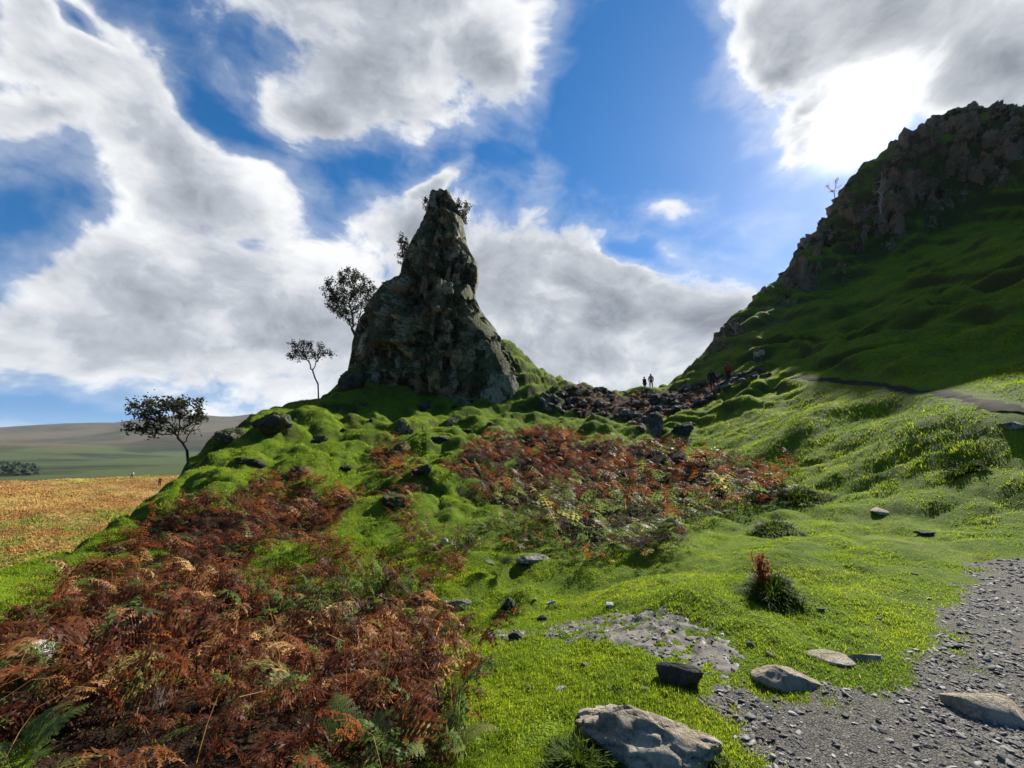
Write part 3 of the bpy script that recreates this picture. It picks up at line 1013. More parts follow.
def pinnacle():
    nu, nv = 420, 380
    ys = np.array([o[0] for o in OUT]); ls = np.array([o[1] for o in OUT]); rs = np.array([o[2] for o in OUT])
    yy = np.linspace(194, 450, nv)
    L = np.interp(yy, ys, ls); Rr = np.interp(yy, ys, rs)
    depth = np.interp(yy, [193, 280, 300, 400, 450], [40.6, 40.4, 40.2, 39.4, 39.0])
    th = np.linspace(0, 2 * math.pi, nu, endpoint=False)
    rows = []
    for k in range(nv):
        pl, pr = at(L[k], yy[k], depth[k]), at(Rr[k], yy[k], depth[k])
        c = (pl + pr) / 2
        rx = np.linalg.norm((pr - pl)[:2]) / 2
        ry = rx * np.interp(yy[k], [193, 280, 330, 450], [0.95, 0.85, 0.68, 0.46])
        e = (pr - pl) / np.linalg.norm(pr - pl); e[2] = 0
        fwd = np.array([-e[1], e[0], 0])
        sq = (np.abs(np.cos(th)) ** 2.6 + np.abs(np.sin(th)) ** 2.6) ** (-1 / 2.6)
        rows.append(c + np.outer(rx * sq * np.cos(th), e) + np.outer(ry * sq * np.sin(th), fwd))
    V = np.array(rows)
    top = V[0].mean(0)
    flat = V.reshape(-1, 3)
    ctr = V.mean(1, keepdims=True)
    nrm = V - ctr
    nrm = (nrm / np.linalg.norm(nrm, axis=-1, keepdims=True)).reshape(-1, 3)
    yyy = np.repeat(yy, nu)
    amp = np.interp(yyy, [193, 215, 260, 330, 450], [0.25, 0.5, .7, 1.0, 1.0])
    p = flat - PIN_C
    wp = p + 0.35 * np.stack([fbm(p / 1.6, 3, 71), fbm(p / 1.6, 3, 72), fbm(p / 1.6, 3, 73)], -1)
    d = 0.9 * fbm(p / 4.2, 3, 70)
    b1, c1 = blocks(wp, 2.3, 3.8, 74, 2.2, .75, .10); b2, c2 = blocks(wp, .95, 1.9, 75, .85, .36, .11); b3, c3 = blocks(wp, .36, .9, 76, .30, .14, .10)
    d += b1 + b2 + b3
    rd = 1 - 2.6 * np.abs(perlin(wp / np.array([1.1, 1.1, 2.6]), 171)); rd2 = 1 - 2.6 * np.abs(perlin(wp / np.array([.42, .42, .9]), 172))
    d += .45 * (rd - .3) + .22 * (rd2 - .3)
    tint = np.stack([.5 + .45 * fbm(wp / np.array([.8, .8, 2.0]), 4, 173) + .5 * (c2 - .5), .35 * c1 + .25 * c2 + .2 * c3 + .1 + .12 * rd, c3], -1)
    d += 0.40 * np.tanh(2.2 * np.sin(2 * math.pi * (p[:, 2] / 3.1 + .5 * fbm(p / 3, 2, 77))))
    d += 0.12 * fbm(p / 0.5, 3, 78)
    # gullies running down its face
    az = np.arctan2(nrm[:, 1], nrm[:, 0])
    d -= 1.3 * sstep(.18, .45, perlin(np.stack([p[:, 0] / 2.4, p[:, 1] / 2.4, p[:, 2] / 9], -1), 79))
    bt = at(503, 385, 37.5) - PIN_C               # the pale buttress at its right foot
    d += 1.7 * np.exp(-((p[:, 0] - bt[0]) / 1.9) ** 4 - ((p[:, 2] - bt[2]) / 4.2) ** 4) * sstep(0, .5, -nrm[:, 1])
    side = np.abs(nrm[:, 0])                      # keep the outline, let faces to the front and back roam
    d = np.where(side > .55, d + (np.minimum(d, .12) - .12 - d) * sstep(.55, .85, side), d)
    flat = flat + nrm * ((d - .05) * amp * (0.85 - 0.42 * side))[:, None]
    v = np.vstack([flat, top + [0, 0, .15]])
    k = np.arange((nv - 1) * nu)
    a, b = np.divmod(k, nu)
    b2 = (b + 1) % nu
    f = np.stack([a * nu + b, (a + 1) * nu + b, (a + 1) * nu + b2, a * nu + b2], -1)
    t3 = np.stack([np.full(nu, nv * nu), np.arange(nu), (np.arange(nu) + 1) % nu, np.full(nu, nv * nu)], -1)
    me = mesh_np('rock_pinnacle', v - PIN_C, f, M_PINN, smooth=False, attrs={'tint': np.vstack([tint, [.5, .5, .5]])})
    bm = bmesh.new(); bm.from_mesh(me.data)
    bm.verts.ensure_lookup_table()
    for j in range(nu):
        bm.faces.new((bm.verts[nv * nu], bm.verts[j], bm.verts[(j + 1) % nu]))
    bmesh.ops.recalc_face_normals(bm, faces=bm.faces)
    bm.to_mesh(me.data); bm.free()
    me.location = PIN_C
    return me


tag(pinnacle(), 'tall dark craggy rock pinnacle standing on the grassy mound', 'rock pinnacle')

# the crag along the brow of the right-hand hill
CRAGP = [(684, 372), (700, 352), (727, 322), (772, 280), (800, 240), (856, 165), (900, 134), (955, 102), (1120, 95), (1120, 130), (1024, 164), (957, 206), (912, 240), (872, 248), (848, 274), (808, 298), (774, 324), (748, 344), (716, 364)]


def crag():
    az = np.radians(np.arange(22, 61, 0.13))
    r = np.arange(44, 108, 0.18)
    A, Q = np.meshgrid(az, r)
    X, Y = Q * np.sin(A), Q * np.cos(A)
    Z, w = base_h(X.ravel(), Y.ravel()); Z = Z.reshape(X.shape)
    P = np.stack([X, Y, Z], -1)
    gr = np.gradient(P, axis=0); ga = np.gradient(P, axis=1)
    n = np.cross(ga, gr); n /= np.linalg.norm(n, axis=-1, keepdims=True)
    n *= np.sign(n[..., 2:3])
    px, py = project(P)
    sd = sd_poly(px, py, CRAGP)
    p = P.reshape(-1, 3)
    sd = sd.ravel() - 4 + 14 * fbm(p / 4.5, 4, 81)
    sd = np.minimum(sd, (99 - np.hypot(p[:, 0], p[:, 1])) * 8)
    wp = p + 0.35 * np.stack([fbm(p / 1.5, 3, 82), fbm(p / 1.5, 3, 83), fbm(p / 1.5, 3, 84)], -1)
    d = 0.6 * fbm(p / 3.4, 3, 85)
    b1, c1 = blocks(wp, 2.6, 6.5, 86, .9, .40, .10); b2, c2 = blocks(wp, .95, 2.4, 87, .45, .22, .10)
    rd = 1 - 2.6 * np.abs(perlin(wp / np.array([1.5, 1.5, 3.6]), 181))
    d += b1 + b2 + .40 * (rd - .5) - .16 + .16 * (1 - 2.6 * np.abs(perlin(wp / np.array([.5, .5, 1.1]), 182)))
    tint = np.stack([.45 * c1 + .55 * c2, .5 * c2 + .5 * c1, c2], -1)
    d += .1 * fbm(p / .4, 2, 88)
    lift = np.clip(sd / 22, -1, 1)
    d = 1.9 * d * sstep(-.2, .5, lift) + 0.7 * lift
    v = p + n.reshape(-1, 3) * d[:, None]
    na_ = len(az)
    k = np.arange((len(r) - 1) * (na_ - 1))
    a, b = np.divmod(k, na_ - 1)
    q0 = a * na_ + b
    f = np.stack([q0, q0 + na_, q0 + na_ + 1, q0 + 1], -1)
    f = f[(lift[f] > -0.75).any(1)]
    u, inv = np.unique(f, return_inverse=True)
    o = mesh_np('rock_crag', v[u] - [42, 46, 24], inv.reshape(-1, 4), M_CRAG, smooth=False, attrs={'tint': tint[u]})
    o.location = (42, 46, 24)
    return o


tag(crag(), 'long brown rocky crag along the brow of the steep grass hill', 'crag')

# ------------------------------------------------------------------ vegetation pieces
def frond_shape(rg, pairs, pinnules, length=1.0, curl=1.0, droop=1.0, wide=.30, gap=0.0):
    """one fern frond: stem from the origin, blade arching over towards +x; triangles and how far along it each vertex lies"""
    V, T, A = [], [], []
    n = pairs
    bare = 0.38
    ts = np.linspace(0, 1, 12)
    ang = R(82) - (ts ** 1.7) * R(95) * droop
    seg = length / 11
    pts = np.zeros((12, 3))
    side = rg.normal(0, .25)
    for k in range(1, 12):
        pts[k] = pts[k - 1] + seg * np.array([math.cos(ang[k]), side * .35 * ts[k], math.sin(ang[k])])
    sw = 0.006 * length
    for k in range(11):                              # stem: a thin three-sided rod
        w0, w1 = sw * (1 - .8 * ts[k]), sw * (1 - .8 * ts[k + 1])
        b = len(V)
        for q, w_ in ((pts[k], w0), (pts[k + 1], w1)):
            V += [q + [0, w_, 0], q + [-w_ * .8, -w_ * .6, 0], q + [w_ * .8, -w_ * .6, 0]]
            A += [0.0] * 3
        for s in range(3):
            e = (s + 1) % 3
            T += [[b + s, b + e, b + 3 + e], [b + s, b + 3 + e, b + 3 + s]]
    for k in range(n):
        t = bare + (1 - bare) * (k + .5) / n
        o = np.array([np.interp(t, ts, pts[:, j]) for j in range(3)])
        o2 = np.array([np.interp(min(1, t + .03), ts, pts[:, j]) for j in range(3)])
        tan = (o2 - o) / (np.linalg.norm(o2 - o) + 1e-9)
        u = (t - bare) / (1 - bare)
        pl = length * wide * (1 - u) ** .8 * (0.75 + .25 * min(1, u * 6)) + .02 * length
        for sgn in (-1, 1):
            lat = np.array([0, sgn, 0]) + tan * 0.45
            lat /= np.linalg.norm(lat)
            up = np.cross(tan, np.array([0, 1.0, 0])); up /= np.linalg.norm(up) + 1e-9
            if up[2] < 0: up = -up
            if rg.random() < gap: continue
            pl = pl * rg.uniform(1 - .35 * min(1, curl), 1.1)
            dr = rg.uniform(.1, .6) * curl
            tw = rg.normal(0, .5) * curl
            prev = o
            m = pinnules
            for j in range(m):
                s0, s1 = j / m, (j + 1) / m
                c0 = o + lat * pl * s0 - np.array([0, 0, 1]) * pl * dr * s0 ** 2 + tan * pl * tw * s0 ** 2 * .5
                c1 = o + lat * pl * s1 - np.array([0, 0, 1]) * pl * dr * s1 ** 2 + tan * pl * tw * s1 ** 2 * .5
                wd = pl * (0.34 if m > 4 else .20) * (1 - s0 * .85)
                jit = rg.normal(0, .25 * curl, 2)
                fw = tan * wd + up * wd * jit[0] * .8
                bw = -tan * wd * .85 + up * wd * jit[1] * .8
                ad = (c1 - c0)
                b = len(V)
                V += [c0, c0 + ad * .95, c0 + ad * .8 + fw, c0 + ad * .8 + bw]
                A += [s0] * 4
                T += [[b, b + 1, b + 2], [b, b + 3, b + 1]]
    return np.array(V), np.array(T), np.array(A)


FR_HI = [frond_shape(np.random.default_rng(100 + k), 13, 7, 1.0, 1.6, .80 + .07 * k, .25, .14) for k in range(10)]
FR_HI += [frond_shape(np.random.default_rng(150 + k), 11, 6, 1.0, 2.0 + .15 * k, 1.0 + .08 * k, .20, .25) for k in range(12)]
FR_MID = [frond_shape(np.random.default_rng(200 + k), 9, 3, 1.0, 1.0, .75 + .08 * k) for k in range(8)]
FR_MID += [frond_shape(np.random.default_rng(250 + k), 8, 3, 1.0, 1.9, 1.0 + .07 * k, .22, .2) for k in range(5)]
FR_FERN = [frond_shape(np.random.default_rng(300 + k), 15, 8, 1.0, .35, .85 + .08 * k) for k in range(4)]


def rotz_lean(n, yaw, lean, roll):
    cy, sy = np.cos(yaw), np.sin(yaw)
    cl, sl = np.cos(lean), np.sin(lean)
    cr, sr = np.cos(roll), np.sin(roll)
    Z = np.zeros((n, 3, 3)); Y = Z.copy(); X = Z.copy()
    Z[:, 0, 0] = cy; Z[:, 0, 1] = -sy; Z[:, 1, 0] = sy; Z[:, 1, 1] = cy; Z[:, 2, 2] = 1
    Y[:, 0, 0] = cl; Y[:, 0, 2] = sl; Y[:, 1, 1] = 1; Y[:, 2, 0] = -sl; Y[:, 2, 2] = cl
    X[:, 0, 0] = 1; X[:, 1, 1] = cr; X[:, 1, 2] = -sr; X[:, 2, 1] = sr; X[:, 2, 2] = cr
    return Z @ Y @ X


def scatter_shapes(shapes, pos, scale, yaw, lean, roll, tone, jitter=0.06, rg=None):
    rg = rg or RNG
    V, T, C = [], [], []
    off = 0
    pick = rg.integers(0, len(shapes), len(pos))
    for s, (v, t, a) in enumerate(shapes):
        m = np.where(pick == s)[0]
        if not len(m): continue
        M = rotz_lean(len(m), yaw[m], lean[m], roll[m])
        w = np.einsum('nij,vj->nvi', M, v) * scale[m, None, None] + pos[m, None]
        c = np.zeros((len(m), len(v), 3))
        c[..., 0] = np.clip(tone[m, None] + jitter * (a[None] - .5) + rg.normal(0, .05, (len(m), len(v))), 0, 1)
        c[..., 1] = a[None]
        V.append(w.reshape(-1, 3)); C.append(c.reshape(-1, 3))
        T.append((t[None] + (np.arange(len(m)) * len(v))[:, None, None] + off).reshape(-1, 3))
        off += len(m) * len(v)
    return np.concatenate(V), np.concatenate(T), np.concatenate(C)


def sample_px(poly, n):
    """lines of sight spread evenly over that part of the photograph, taken down to the ground"""
    poly = np.asarray(poly, float)
    lo, hi = poly.min(0), poly.max(0)
    out = []
    tot = 0
    while tot < n:
        q = RNG.uniform(lo, hi, (n * 2, 2))
        q = q[in_poly(q[:, 0], q[:, 1], poly)]
        out.append(q); tot += len(q)
    q = np.concatenate(out)[:n]
    return q


def bracken(name, poly, n, size, shapes, label_tone, patch_seed, keep=0.35, rmax=60):
    """fronds over a patch of ground (in metres), thinned by a clumping noise"""
    ring = np.array([hit(x, y)[:2] for x, y in poly])
    lo, hi = ring.min(0), ring.max(0)
    q = RNG.uniform(lo, hi, (n * 8, 2))
    q = q[in_poly(q[:, 0], q[:, 1], ring)]
    cl = fbm(q / (1.1 + .05 * np.hypot(q[:, 0], q[:, 1]))[:, None], 3, patch_seed)
    edge = sd_poly(q[:, 0], q[:, 1], ring) / (0.06 * np.hypot(q[:, 0], q[:, 1]) + .05)
    q = q[(cl + np.clip(edge, 0, 1) * .5 > -keep + 0.5) & (np.hypot(q[:, 0], q[:, 1]) > 1.7)]
    q = q[RNG.permutation(len(q))[:n]]
    pos = np.c_[q, height(q[:, 0], q[:, 1]) - .03]
    m = len(pos)
    sc = size * RNG.uniform(.55, 1.15, m) * np.clip(1 + .9 * fbm(pos[:, :2] / .9, 2, patch_seed + 7), .45, 1.6)
    tone = label_tone(pos, m)
    return scatter_shapes(shapes, pos, sc, RNG.uniform(0, 2 * math.pi, m), RNG.normal(.1, .30, m), RNG.normal(0, .25, m), tone)


def px_of(pos): return project(pos + np.array([0, 0, .3]))


def blob(px, py, cx, cy, rx, ry): return np.clip(1.3 - np.hypot((px - cx) / rx, (py - cy) / ry), 0, 1)


def tone_fg(pos, m):
    px, py = px_of(pos)
    t = np.clip(RNG.beta(1.5, 1.7, m) * .68 + .15 * perlin(pos[:, :2] / .7, 91), 0, .68)
    g = blob(px, py, 330, 590, 75, 32) * .9 + blob(px, py, 10, 650, 40, 45) * .6 + blob(px, py, 15, 730, 45, 45) * .6 + blob(px, py, 420, 730, 50, 60) * .35 + blob(px, py, 260, 720, 40, 40) * .25 + .13
    isg = RNG.random(m) < g
    return np.where(isg, RNG.uniform(.76, 1, m), t)


def tone_mid(pos, m):
    px, py = px_of(pos)
    t = np.clip(RNG.beta(1.4, 2.4, m) * .68 + .12 * perlin(pos[:, :2] / 1.5, 92), 0, .68)
    g = np.clip((py - 462) / 70, 0.16, .78) + .2 * perlin(pos[:, :2] / 1.2, 94)
    return np.where(RNG.random(m) < g, RNG.uniform(.76, 1, m), t)


def tone_left(pos, m):
    t = np.clip(RNG.beta(2.0, 2.2, m) * .64 + .12 * perlin(pos[:, :2] / 1.5, 93), 0, .68)
    return np.where(RNG.random(m) < .13, RNG.uniform(.74, 1, m), t)


def add_stuff(name, data, mat, label, cat, group=None):
    v, t, c = data
    o = mesh_np(name, v, t, mat, smooth=False, attrs={'tint': c})
    return tag(o, label, cat, group, 'stuff')


def join(*ds):
    V, T, C, off = [], [], [], 0
    for v, t, c in ds:
        V.append(v); T.append(t + off); C.append(c); off += len(v)
    return np.concatenate(V), np.concatenate(T), np.concatenate(C)


def stems(ring_px, n, h, tone=(.6, .68)):
    ring = np.array([hit(x, y)[:2] for x, y in ring_px])
    lo, hi = ring.min(0), ring.max(0)
    q = RNG.uniform(lo, hi, (n * 6, 2))
    q = q[in_poly(q[:, 0], q[:, 1], ring)][:n]
    pos = np.c_[q, height(q[:, 0], q[:, 1])]
    v = []
    k = 7
    ts = np.linspace(0, 1, k)
    V, T = [], []
    shapes = []
    for s in range(6):
        rg = np.random.default_rng(400 + s)
        p = np.c_[.35 * ts ** 2 * rg.uniform(.2, 1.2), .12 * np.sin(ts * 4 + s) * ts, ts * .92]
        if s % 2: p[4:] = p[4] + np.cumsum(np.tile([.12, .03, -.05], (3, 1)), 0) * (1 + .3 * s)
        vv, tt = [], []
        for j in range(k):
            w = .0042 * (1 - .6 * ts[j])
            vv += [p[j] + [w, 0, 0], p[j] + [-w * .5, w * .87, 0], p[j] + [-w * .5, -w * .87, 0]]
        for j in range(k - 1):
            for e in range(3):
                a, b = j * 3 + e, j * 3 + (e + 1) % 3
                tt += [[a, b, b + 3], [a, b + 3, a + 3]]
        shapes.append((np.array(vv), np.array(tt), np.full(len(vv), .5)))
    m = len(pos)
    return scatter_shapes(shapes, pos, h * RNG.uniform(.6, 1.25, m), RNG.uniform(0, 6.28, m), RNG.normal(0, .25, m), RNG.normal(0, .25, m), RNG.uniform(*tone, m))


add_stuff('bracken', join(bracken('fg', Z_FG, 2000, .64, FR_HI, tone_fg, 95, .42), stems(Z_FG, 170, .58)), M_BRACKEN,
          'dense rust brown dying bracken filling the near foreground beside the turf', 'bracken')
add_stuff('bracken', join(bracken('left', Z_LEFT, 1700, .66, FR_MID, tone_left, 96, .33), bracken('strip', Z_STRIP, 600, .62, FR_MID, tone_left, 98, .45)), M_BRACKEN,
          'broken clumps of brown bracken climbing the mound towards the lone tree', 'bracken')
add_stuff('bracken', join(bracken('mid', Z_MID, 3000, .92, FR_MID, tone_mid, 97, .42), bracken('rub', RUB, 900, .50, FR_MID, tone_left, 89, .35), bracken('low', Z_LOW, 420, .5, FR_MID, tone_mid, 99, .35)), M_BRACKEN,
          'wide bed of brown and green bracken below the stony saddle', 'bracken')


# ------------------------------------------------------------------ grass
def blades(pos, length, width, lean, yaw, tone, seg=2):
    n = len(pos)
    dx, dy = np.cos(yaw), np.sin(yaw)
    px_, py_ = -dy, dx
    L = length; w = width / 2
    side = np.stack([px_ * w, py_ * w, np.zeros(n)], -1)
    fwd = np.stack([dx, dy, np.zeros(n)], -1)
    up = np.array([0, 0, 1.0])
    mid = pos + fwd * (L * np.sin(lean) * .35)[:, None] + up * (L * np.cos(lean * .6) * .6)[:, None]
    tip = pos + fwd * (L * np.sin(lean))[:, None] + up * (L * np.cos(lean))[:, None]
    V = np.stack([pos - side, pos + side, mid + side * .8, mid - side * .8, tip], 1).reshape(-1, 3)
    b = np.arange(n)[:, None] * 5
    T = np.stack([b + [0, 1, 2], b + [0, 2, 3], b + [3, 2, 4]], 1).reshape(-1, 3)
    C = np.zeros((n, 5, 3)); C[..., 0] = tone[:, None]
    return V, T, C.reshape(-1, 3)


def turf_points(n, r0, r1, az0, az1, power):
    """points over the ground, thicker near by"""
    u = RNG.random(n)
    e = 2 - power
    r = (r0 ** e + u * (r1 ** e - r0 ** e)) ** (1 / e) if abs(e) > 1e-6 else r0 * (r1 / r0) ** u
    a = np.radians(RNG.uniform(az0, az1, n))
    x, y = r * np.sin(a), r * np.cos(a)
    return x, y, r


def grass_tone(x, y, n):
    q = np.stack([x, y], -1)
    t = .50 + .24 * fbm(q / 3.5, 3, 101) + .30 * fbm(q / .8, 3, 102) + RNG.normal(0, .06, n)
    az = np.degrees(np.arctan2(x, y))
    t = t + .12 * sstep(20, 32, az) * sstep(18, 26, np.hypot(x, y))  # grass of the right hill lightened in colour to offset its shade
    return np.clip(t, 0, .88)


cx_, cy_, _r = turf_points(260000, 1.9, 92, -60, 60, 1.80)
_x, _y, _r = turf_points(75000, 1.9, 11, -40, 60, 1.7)
cx_, cy_ = np.r_[cx_, _x], np.r_[cy_, _y]
kcl = 6
gx = np.repeat(cx_, kcl); gy = np.repeat(cy_, kcl)
rc = .012 * (1 + .12 * np.hypot(gx, gy))
gx = gx + RNG.normal(0, 1, len(gx)) * rc; gy = gy + RNG.normal(0, 1, len(gy)) * rc
gr = np.hypot(gx, gy)
gtone = np.repeat(RNG.normal(0, .07, len(cx_)), kcl)
glen = np.repeat(RNG.uniform(.55, 1.45, len(cx_)), kcl)
gz = mesh_h(gx, gy)
ppx, ppy = project(np.stack([gx, gy, gz], -1))
ok = (ppx > -200) & (ppx < 1224) & (ppy < 880)
ok &= ~((np.hypot(gx - PIN_C[0], gy - PIN_C[1]) < 5.2))
gx, gy, gr, gtone, glen, gz, ppx, ppy = [a_[ok] for a_ in (gx, gy, gr, gtone, glen, gz, ppx, ppy)]
ok = sd_poly(ppx, ppy, CRAGP) < 4
ok &= ~bare(gx, gy)
dens = fbm(np.stack([gx, gy], -1) / .45, 3, 103)
ok &= (dens + RNG.normal(0, .25, len(gx))) > -.42
ok &= litter_shade(gx, gy) + RNG.normal(0, .2, len(gx)) < .55
gx, gy, gr, gtone, glen, gz = [a_[ok] for a_ in (gx, gy, gr, gtone, glen, gz)]
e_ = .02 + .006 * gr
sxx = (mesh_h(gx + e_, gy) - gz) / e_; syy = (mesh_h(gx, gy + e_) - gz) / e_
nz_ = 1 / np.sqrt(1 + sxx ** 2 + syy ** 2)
steep = 1 - sstep(.53, .80, nz_ + RNG.normal(0, .05, len(gx)))  # steep blades get a darker tone too, shade put into their colour
steep *= sstep(6, 10, gr)
glen = np.where((lawn_mask(gx, gy) < .5) | (gr > 9), .75 + .4 * (glen - .75), glen)
kp = RNG.random(len(gx)) > steep * .72
gx, gy, gz, gr, gtone, glen, steep, sxx, syy = [a_[kp] for a_ in (gx, gy, gz, gr, gtone, glen, steep, sxx, syy)]
n = len(gx)
lawn = lawn_mask(gx, gy)
q = np.stack([gx, gy], -1)
tuft = np.clip(.5 + 1.1 * fbm(q / .6, 2, 104), .15, 1.4)
ln = (0.020 + 0.034 * (1 - lawn) * sstep(3, 7, gr)) * (.4 + tuft) * (1 + .016 * gr) * RNG.uniform(.5, 1.4, n)
ln = np.where(gr < 7, np.maximum(ln, .022 * RNG.uniform(.5, 1.7, n)), ln)
ln = ln * glen * (1 - .25 * steep)
wd = .0030 * (1 + .19 * gr) * RNG.uniform(.7, 1.3, n)
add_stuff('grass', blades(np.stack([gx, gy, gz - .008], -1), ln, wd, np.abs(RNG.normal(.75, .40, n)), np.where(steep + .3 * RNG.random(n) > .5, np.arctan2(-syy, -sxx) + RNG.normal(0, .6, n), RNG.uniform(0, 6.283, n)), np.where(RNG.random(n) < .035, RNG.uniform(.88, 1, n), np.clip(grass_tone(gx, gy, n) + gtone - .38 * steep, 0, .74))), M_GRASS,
          'short bright green turf covering the mound, the lawn and the hill', 'grass')
tx, ty, tr = turf_points(26000, 14, 92, -58, 58, 1.5)
tz = mesh_h(tx, ty)
tpx, tpy = project(np.stack([tx, ty, tz], -1))
ok = (tpx > -150) & (tpx < 1180) & (tpy < 860) & (sd_poly(tpx, tpy, CRAGP) < 2) & (np.hypot(tx - PIN_C[0], ty - PIN_C[1]) > 5) & (litter_shade(tx, ty) < .4) & (bench_d(tx, ty) > .8)
ok &= fbm(np.stack([tx, ty], -1) / 3.0, 3, 141) > -.10
tx, ty, tr = tx[ok], ty[ok], tr[ok]
tt = np.repeat(np.where(RNG.random(len(tx)) < .14, RNG.uniform(.6, .9, len(tx)), RNG.uniform(.0, .38, len(tx))), 7)
tl = np.repeat(RNG.uniform(.06, .16, len(tx)), 7); tr = np.repeat(tr, 7)
tx = np.repeat(tx, 7) + RNG.normal(0, .07, len(tr)); ty = np.repeat(ty, 7) + RNG.normal(0, .07, len(tr))
m = len(tx)
add_stuff('grass', blades(np.stack([tx, ty, mesh_h(tx, ty) - .02], -1), tl * RNG.uniform(.6, 1.3, m), .012 * (1 + .02 * tr) * RNG.uniform(.7, 1.3, m), np.abs(RNG.normal(.8, .35, m)), RNG.uniform(0, 6.283, m), np.clip(tt + RNG.normal(0, .05, m), 0, 1)), M_GRASS,
          'coarser tufts of darker grass dotted over the mound and the right hill', 'grass')
print('grass', n)

# bracken of the far heath, and the dark wood in the valley
n = 170000
hx, hy, hr = turf_points(n, 52, 150, -64, -22, 1.6)
hz_ = height(hx, hy)
qh = np.stack([hx, hy], -1)
tn = np.clip(.42 + .35 * fbm(qh / 9, 4, 131) + RNG.normal(0, .08, n), 0, 1)
tn = np.where(fbm(qh / 14, 3, 133) + .4 * fbm(qh / 3, 2, 135) + .35 * (1 - sstep(60, 85, hr)) > .26, np.clip(.86 + RNG.normal(0, .06, n), .8, 1), np.minimum(tn, .76))
M_HB = mat_leafy('heath_bracken', [(0.0, (0.15, 0.062, 0.020)), (0.35, (0.32, 0.16, 0.050)), (0.6, (0.47, 0.30, 0.095)), (0.76, (0.46, 0.40, 0.14)), (0.84, (0.16, 0.18, 0.03)), (1.0, (0.33, 0.33, 0.05))], .4, .8, tr_gain=1.3)
add_stuff('bracken', blades(np.stack([hx, hy, hz_ - .05], -1), .26 * RNG.uniform(.4, 1.4, n) * (1 + 1.0 * np.clip(fbm(qh / 3.5, 2, 134), -.4, 1)), .15 * RNG.uniform(.6, 1.3, n), np.abs(RNG.normal(.8, .4, n)), RNG.uniform(0, 6.283, n), tn), M_HB,
          'tawny sunlit bracken spread over the distant heath on the left', 'bracken')
V, T, C, off = [], [], [], 0
for k in range(420):
    a = R(RNG.uniform(-62, -49.4)); r_ = RNG.uniform(430, 600)
    x, y = r_ * math.sin(a), r_ * math.cos(a)
    z = float(height(x, y)); h_ = RNG.uniform(4, 10) * (1 - .5 * max(0, (math.degrees(a) + 53) / 4)); w_ = RNG.uniform(3.5, 6)
    m_ = 9
    for lv in range(4):
        z0, z1 = z + h_ * (lv * .22 + .05), z + h_ * min(1, lv * .22 + .42)
        wl = w_ * (1 - lv * .22)
        t = np.linspace(0, 6.283, m_, endpoint=False) + RNG.uniform(0, 1)
        ring = np.stack([x + wl * np.cos(t) * RNG.uniform(.6, 1.25, m_), y + wl * np.sin(t) * RNG.uniform(.6, 1.25, m_), z0 + RNG.uniform(-.5, .5, m_)], -1)
        V.append(np.vstack([ring, [x, y, z1]]))
        T.append(np.array([[j, (j + 1) % m_, m_] for j in range(m_)]) + off); off += m_ + 1
        C.append(np.full((m_ + 1, 3), RNG.random()))
M_CON = mat_leafy('dark_conifer', [(0.0, (0.010, 0.020, 0.010)), (1.0, (0.025, 0.042, 0.018))], .05, .9)
add_stuff('forest', (np.concatenate(V), np.concatenate(T), np.concatenate(C)), M_CON, 'dark conifer wood in the valley below the moorland hill', 'forest')

# ------------------------------------------------------------------ rushes and fern plants that stand alone
def tussock(px, py, h, spread, n, label, name='grass_tussock', cat='tussock', mat=None, tone=(.0, .8), group='grass tussocks on the turf'):
    p = hit(px, py)
    a = RNG.uniform(0, 6.283, n)
    rr_ = spread * np.sqrt(RNG.random(n)) * .6
    rr_ = rr_ * (1 + .7 * np.sin(a * 2 + px) * np.sin(a * 3 + py))
    x, y = p[0] + rr_ * np.cos(a), p[1] + rr_ * np.sin(a)
    pos = np.stack([x, y, height(x, y) - .01 + h * .35 * RNG.random(n) * (1 - (rr_ / spread / .6) ** 2)], -1) - p
    h = h * .62
    n = n
    v, t, c = blades(pos, h * RNG.uniform(.5, 1.2, n), np.full(n, .006 + .0012 * np.hypot(p[0], p[1])), np.abs(RNG.normal(.6, .35, n)) + rr_ / spread * .9, a + RNG.normal(0, .5, n), RNG.uniform(*tone, n))
    o = mesh_np(name, v, t, mat or M_RUSH, smooth=False, attrs={'tint': c})
    o.location = p
    return tag(o, label, cat, group)


TUS = [
    (775, 596, .26, .36, 900, 'dark grass tussock under the reddish dock plant'),
    (800, 500, .36, .9, 1500, 'dark rushy tussock at the right end of the bracken bed'),
    (770, 532, .26, .7, 900, 'dark tussock below the right end of the bracken bed'),
    (968, 470, .16, .7, 700, 'dark rush tussock on the slope below the upper footpath'),
    (578, 772, .15, .28, 1200, 'dark leafy tussock at the near end of the boulder'),
    (510, 612, .18, .25, 400, 'dark tuft beside the small dark stone on the turf'),
    (700, 768, .12, .25, 600, 'green tuft on the right flank of the boulder'),
]
for t_ in TUS: tussock(*t_)


def fern(px, py, size, nf, label, seed, tone=(.2, .9)):
    p = hit(px, py)
    rg = np.random.default_rng(seed)
    root = empty('fern_plant', p)
    tag(root, label, 'fern', 'green ferns among the bracken')
    base = rg.uniform(0, 6.28)
    for k in range(nf):
        v, t, a = FR_FERN[k % 4]
        M = rotz_lean(1, np.array([base + k * 6.283 / nf + rg.normal(0, .2)]), np.array([rg.normal(.15, .15)]), np.array([rg.normal(0, .15)]))[0]
        w = (v @ M.T) * size * rg.uniform(.75, 1.15)
        c = np.zeros((len(v), 3)); c[:, 0] = np.clip(rg.uniform(*tone) + rg.normal(0, .05, len(v)), 0, 1)
        mesh_np('frond', w, t, M_FERN, root, smooth=False, attrs={'tint': c})


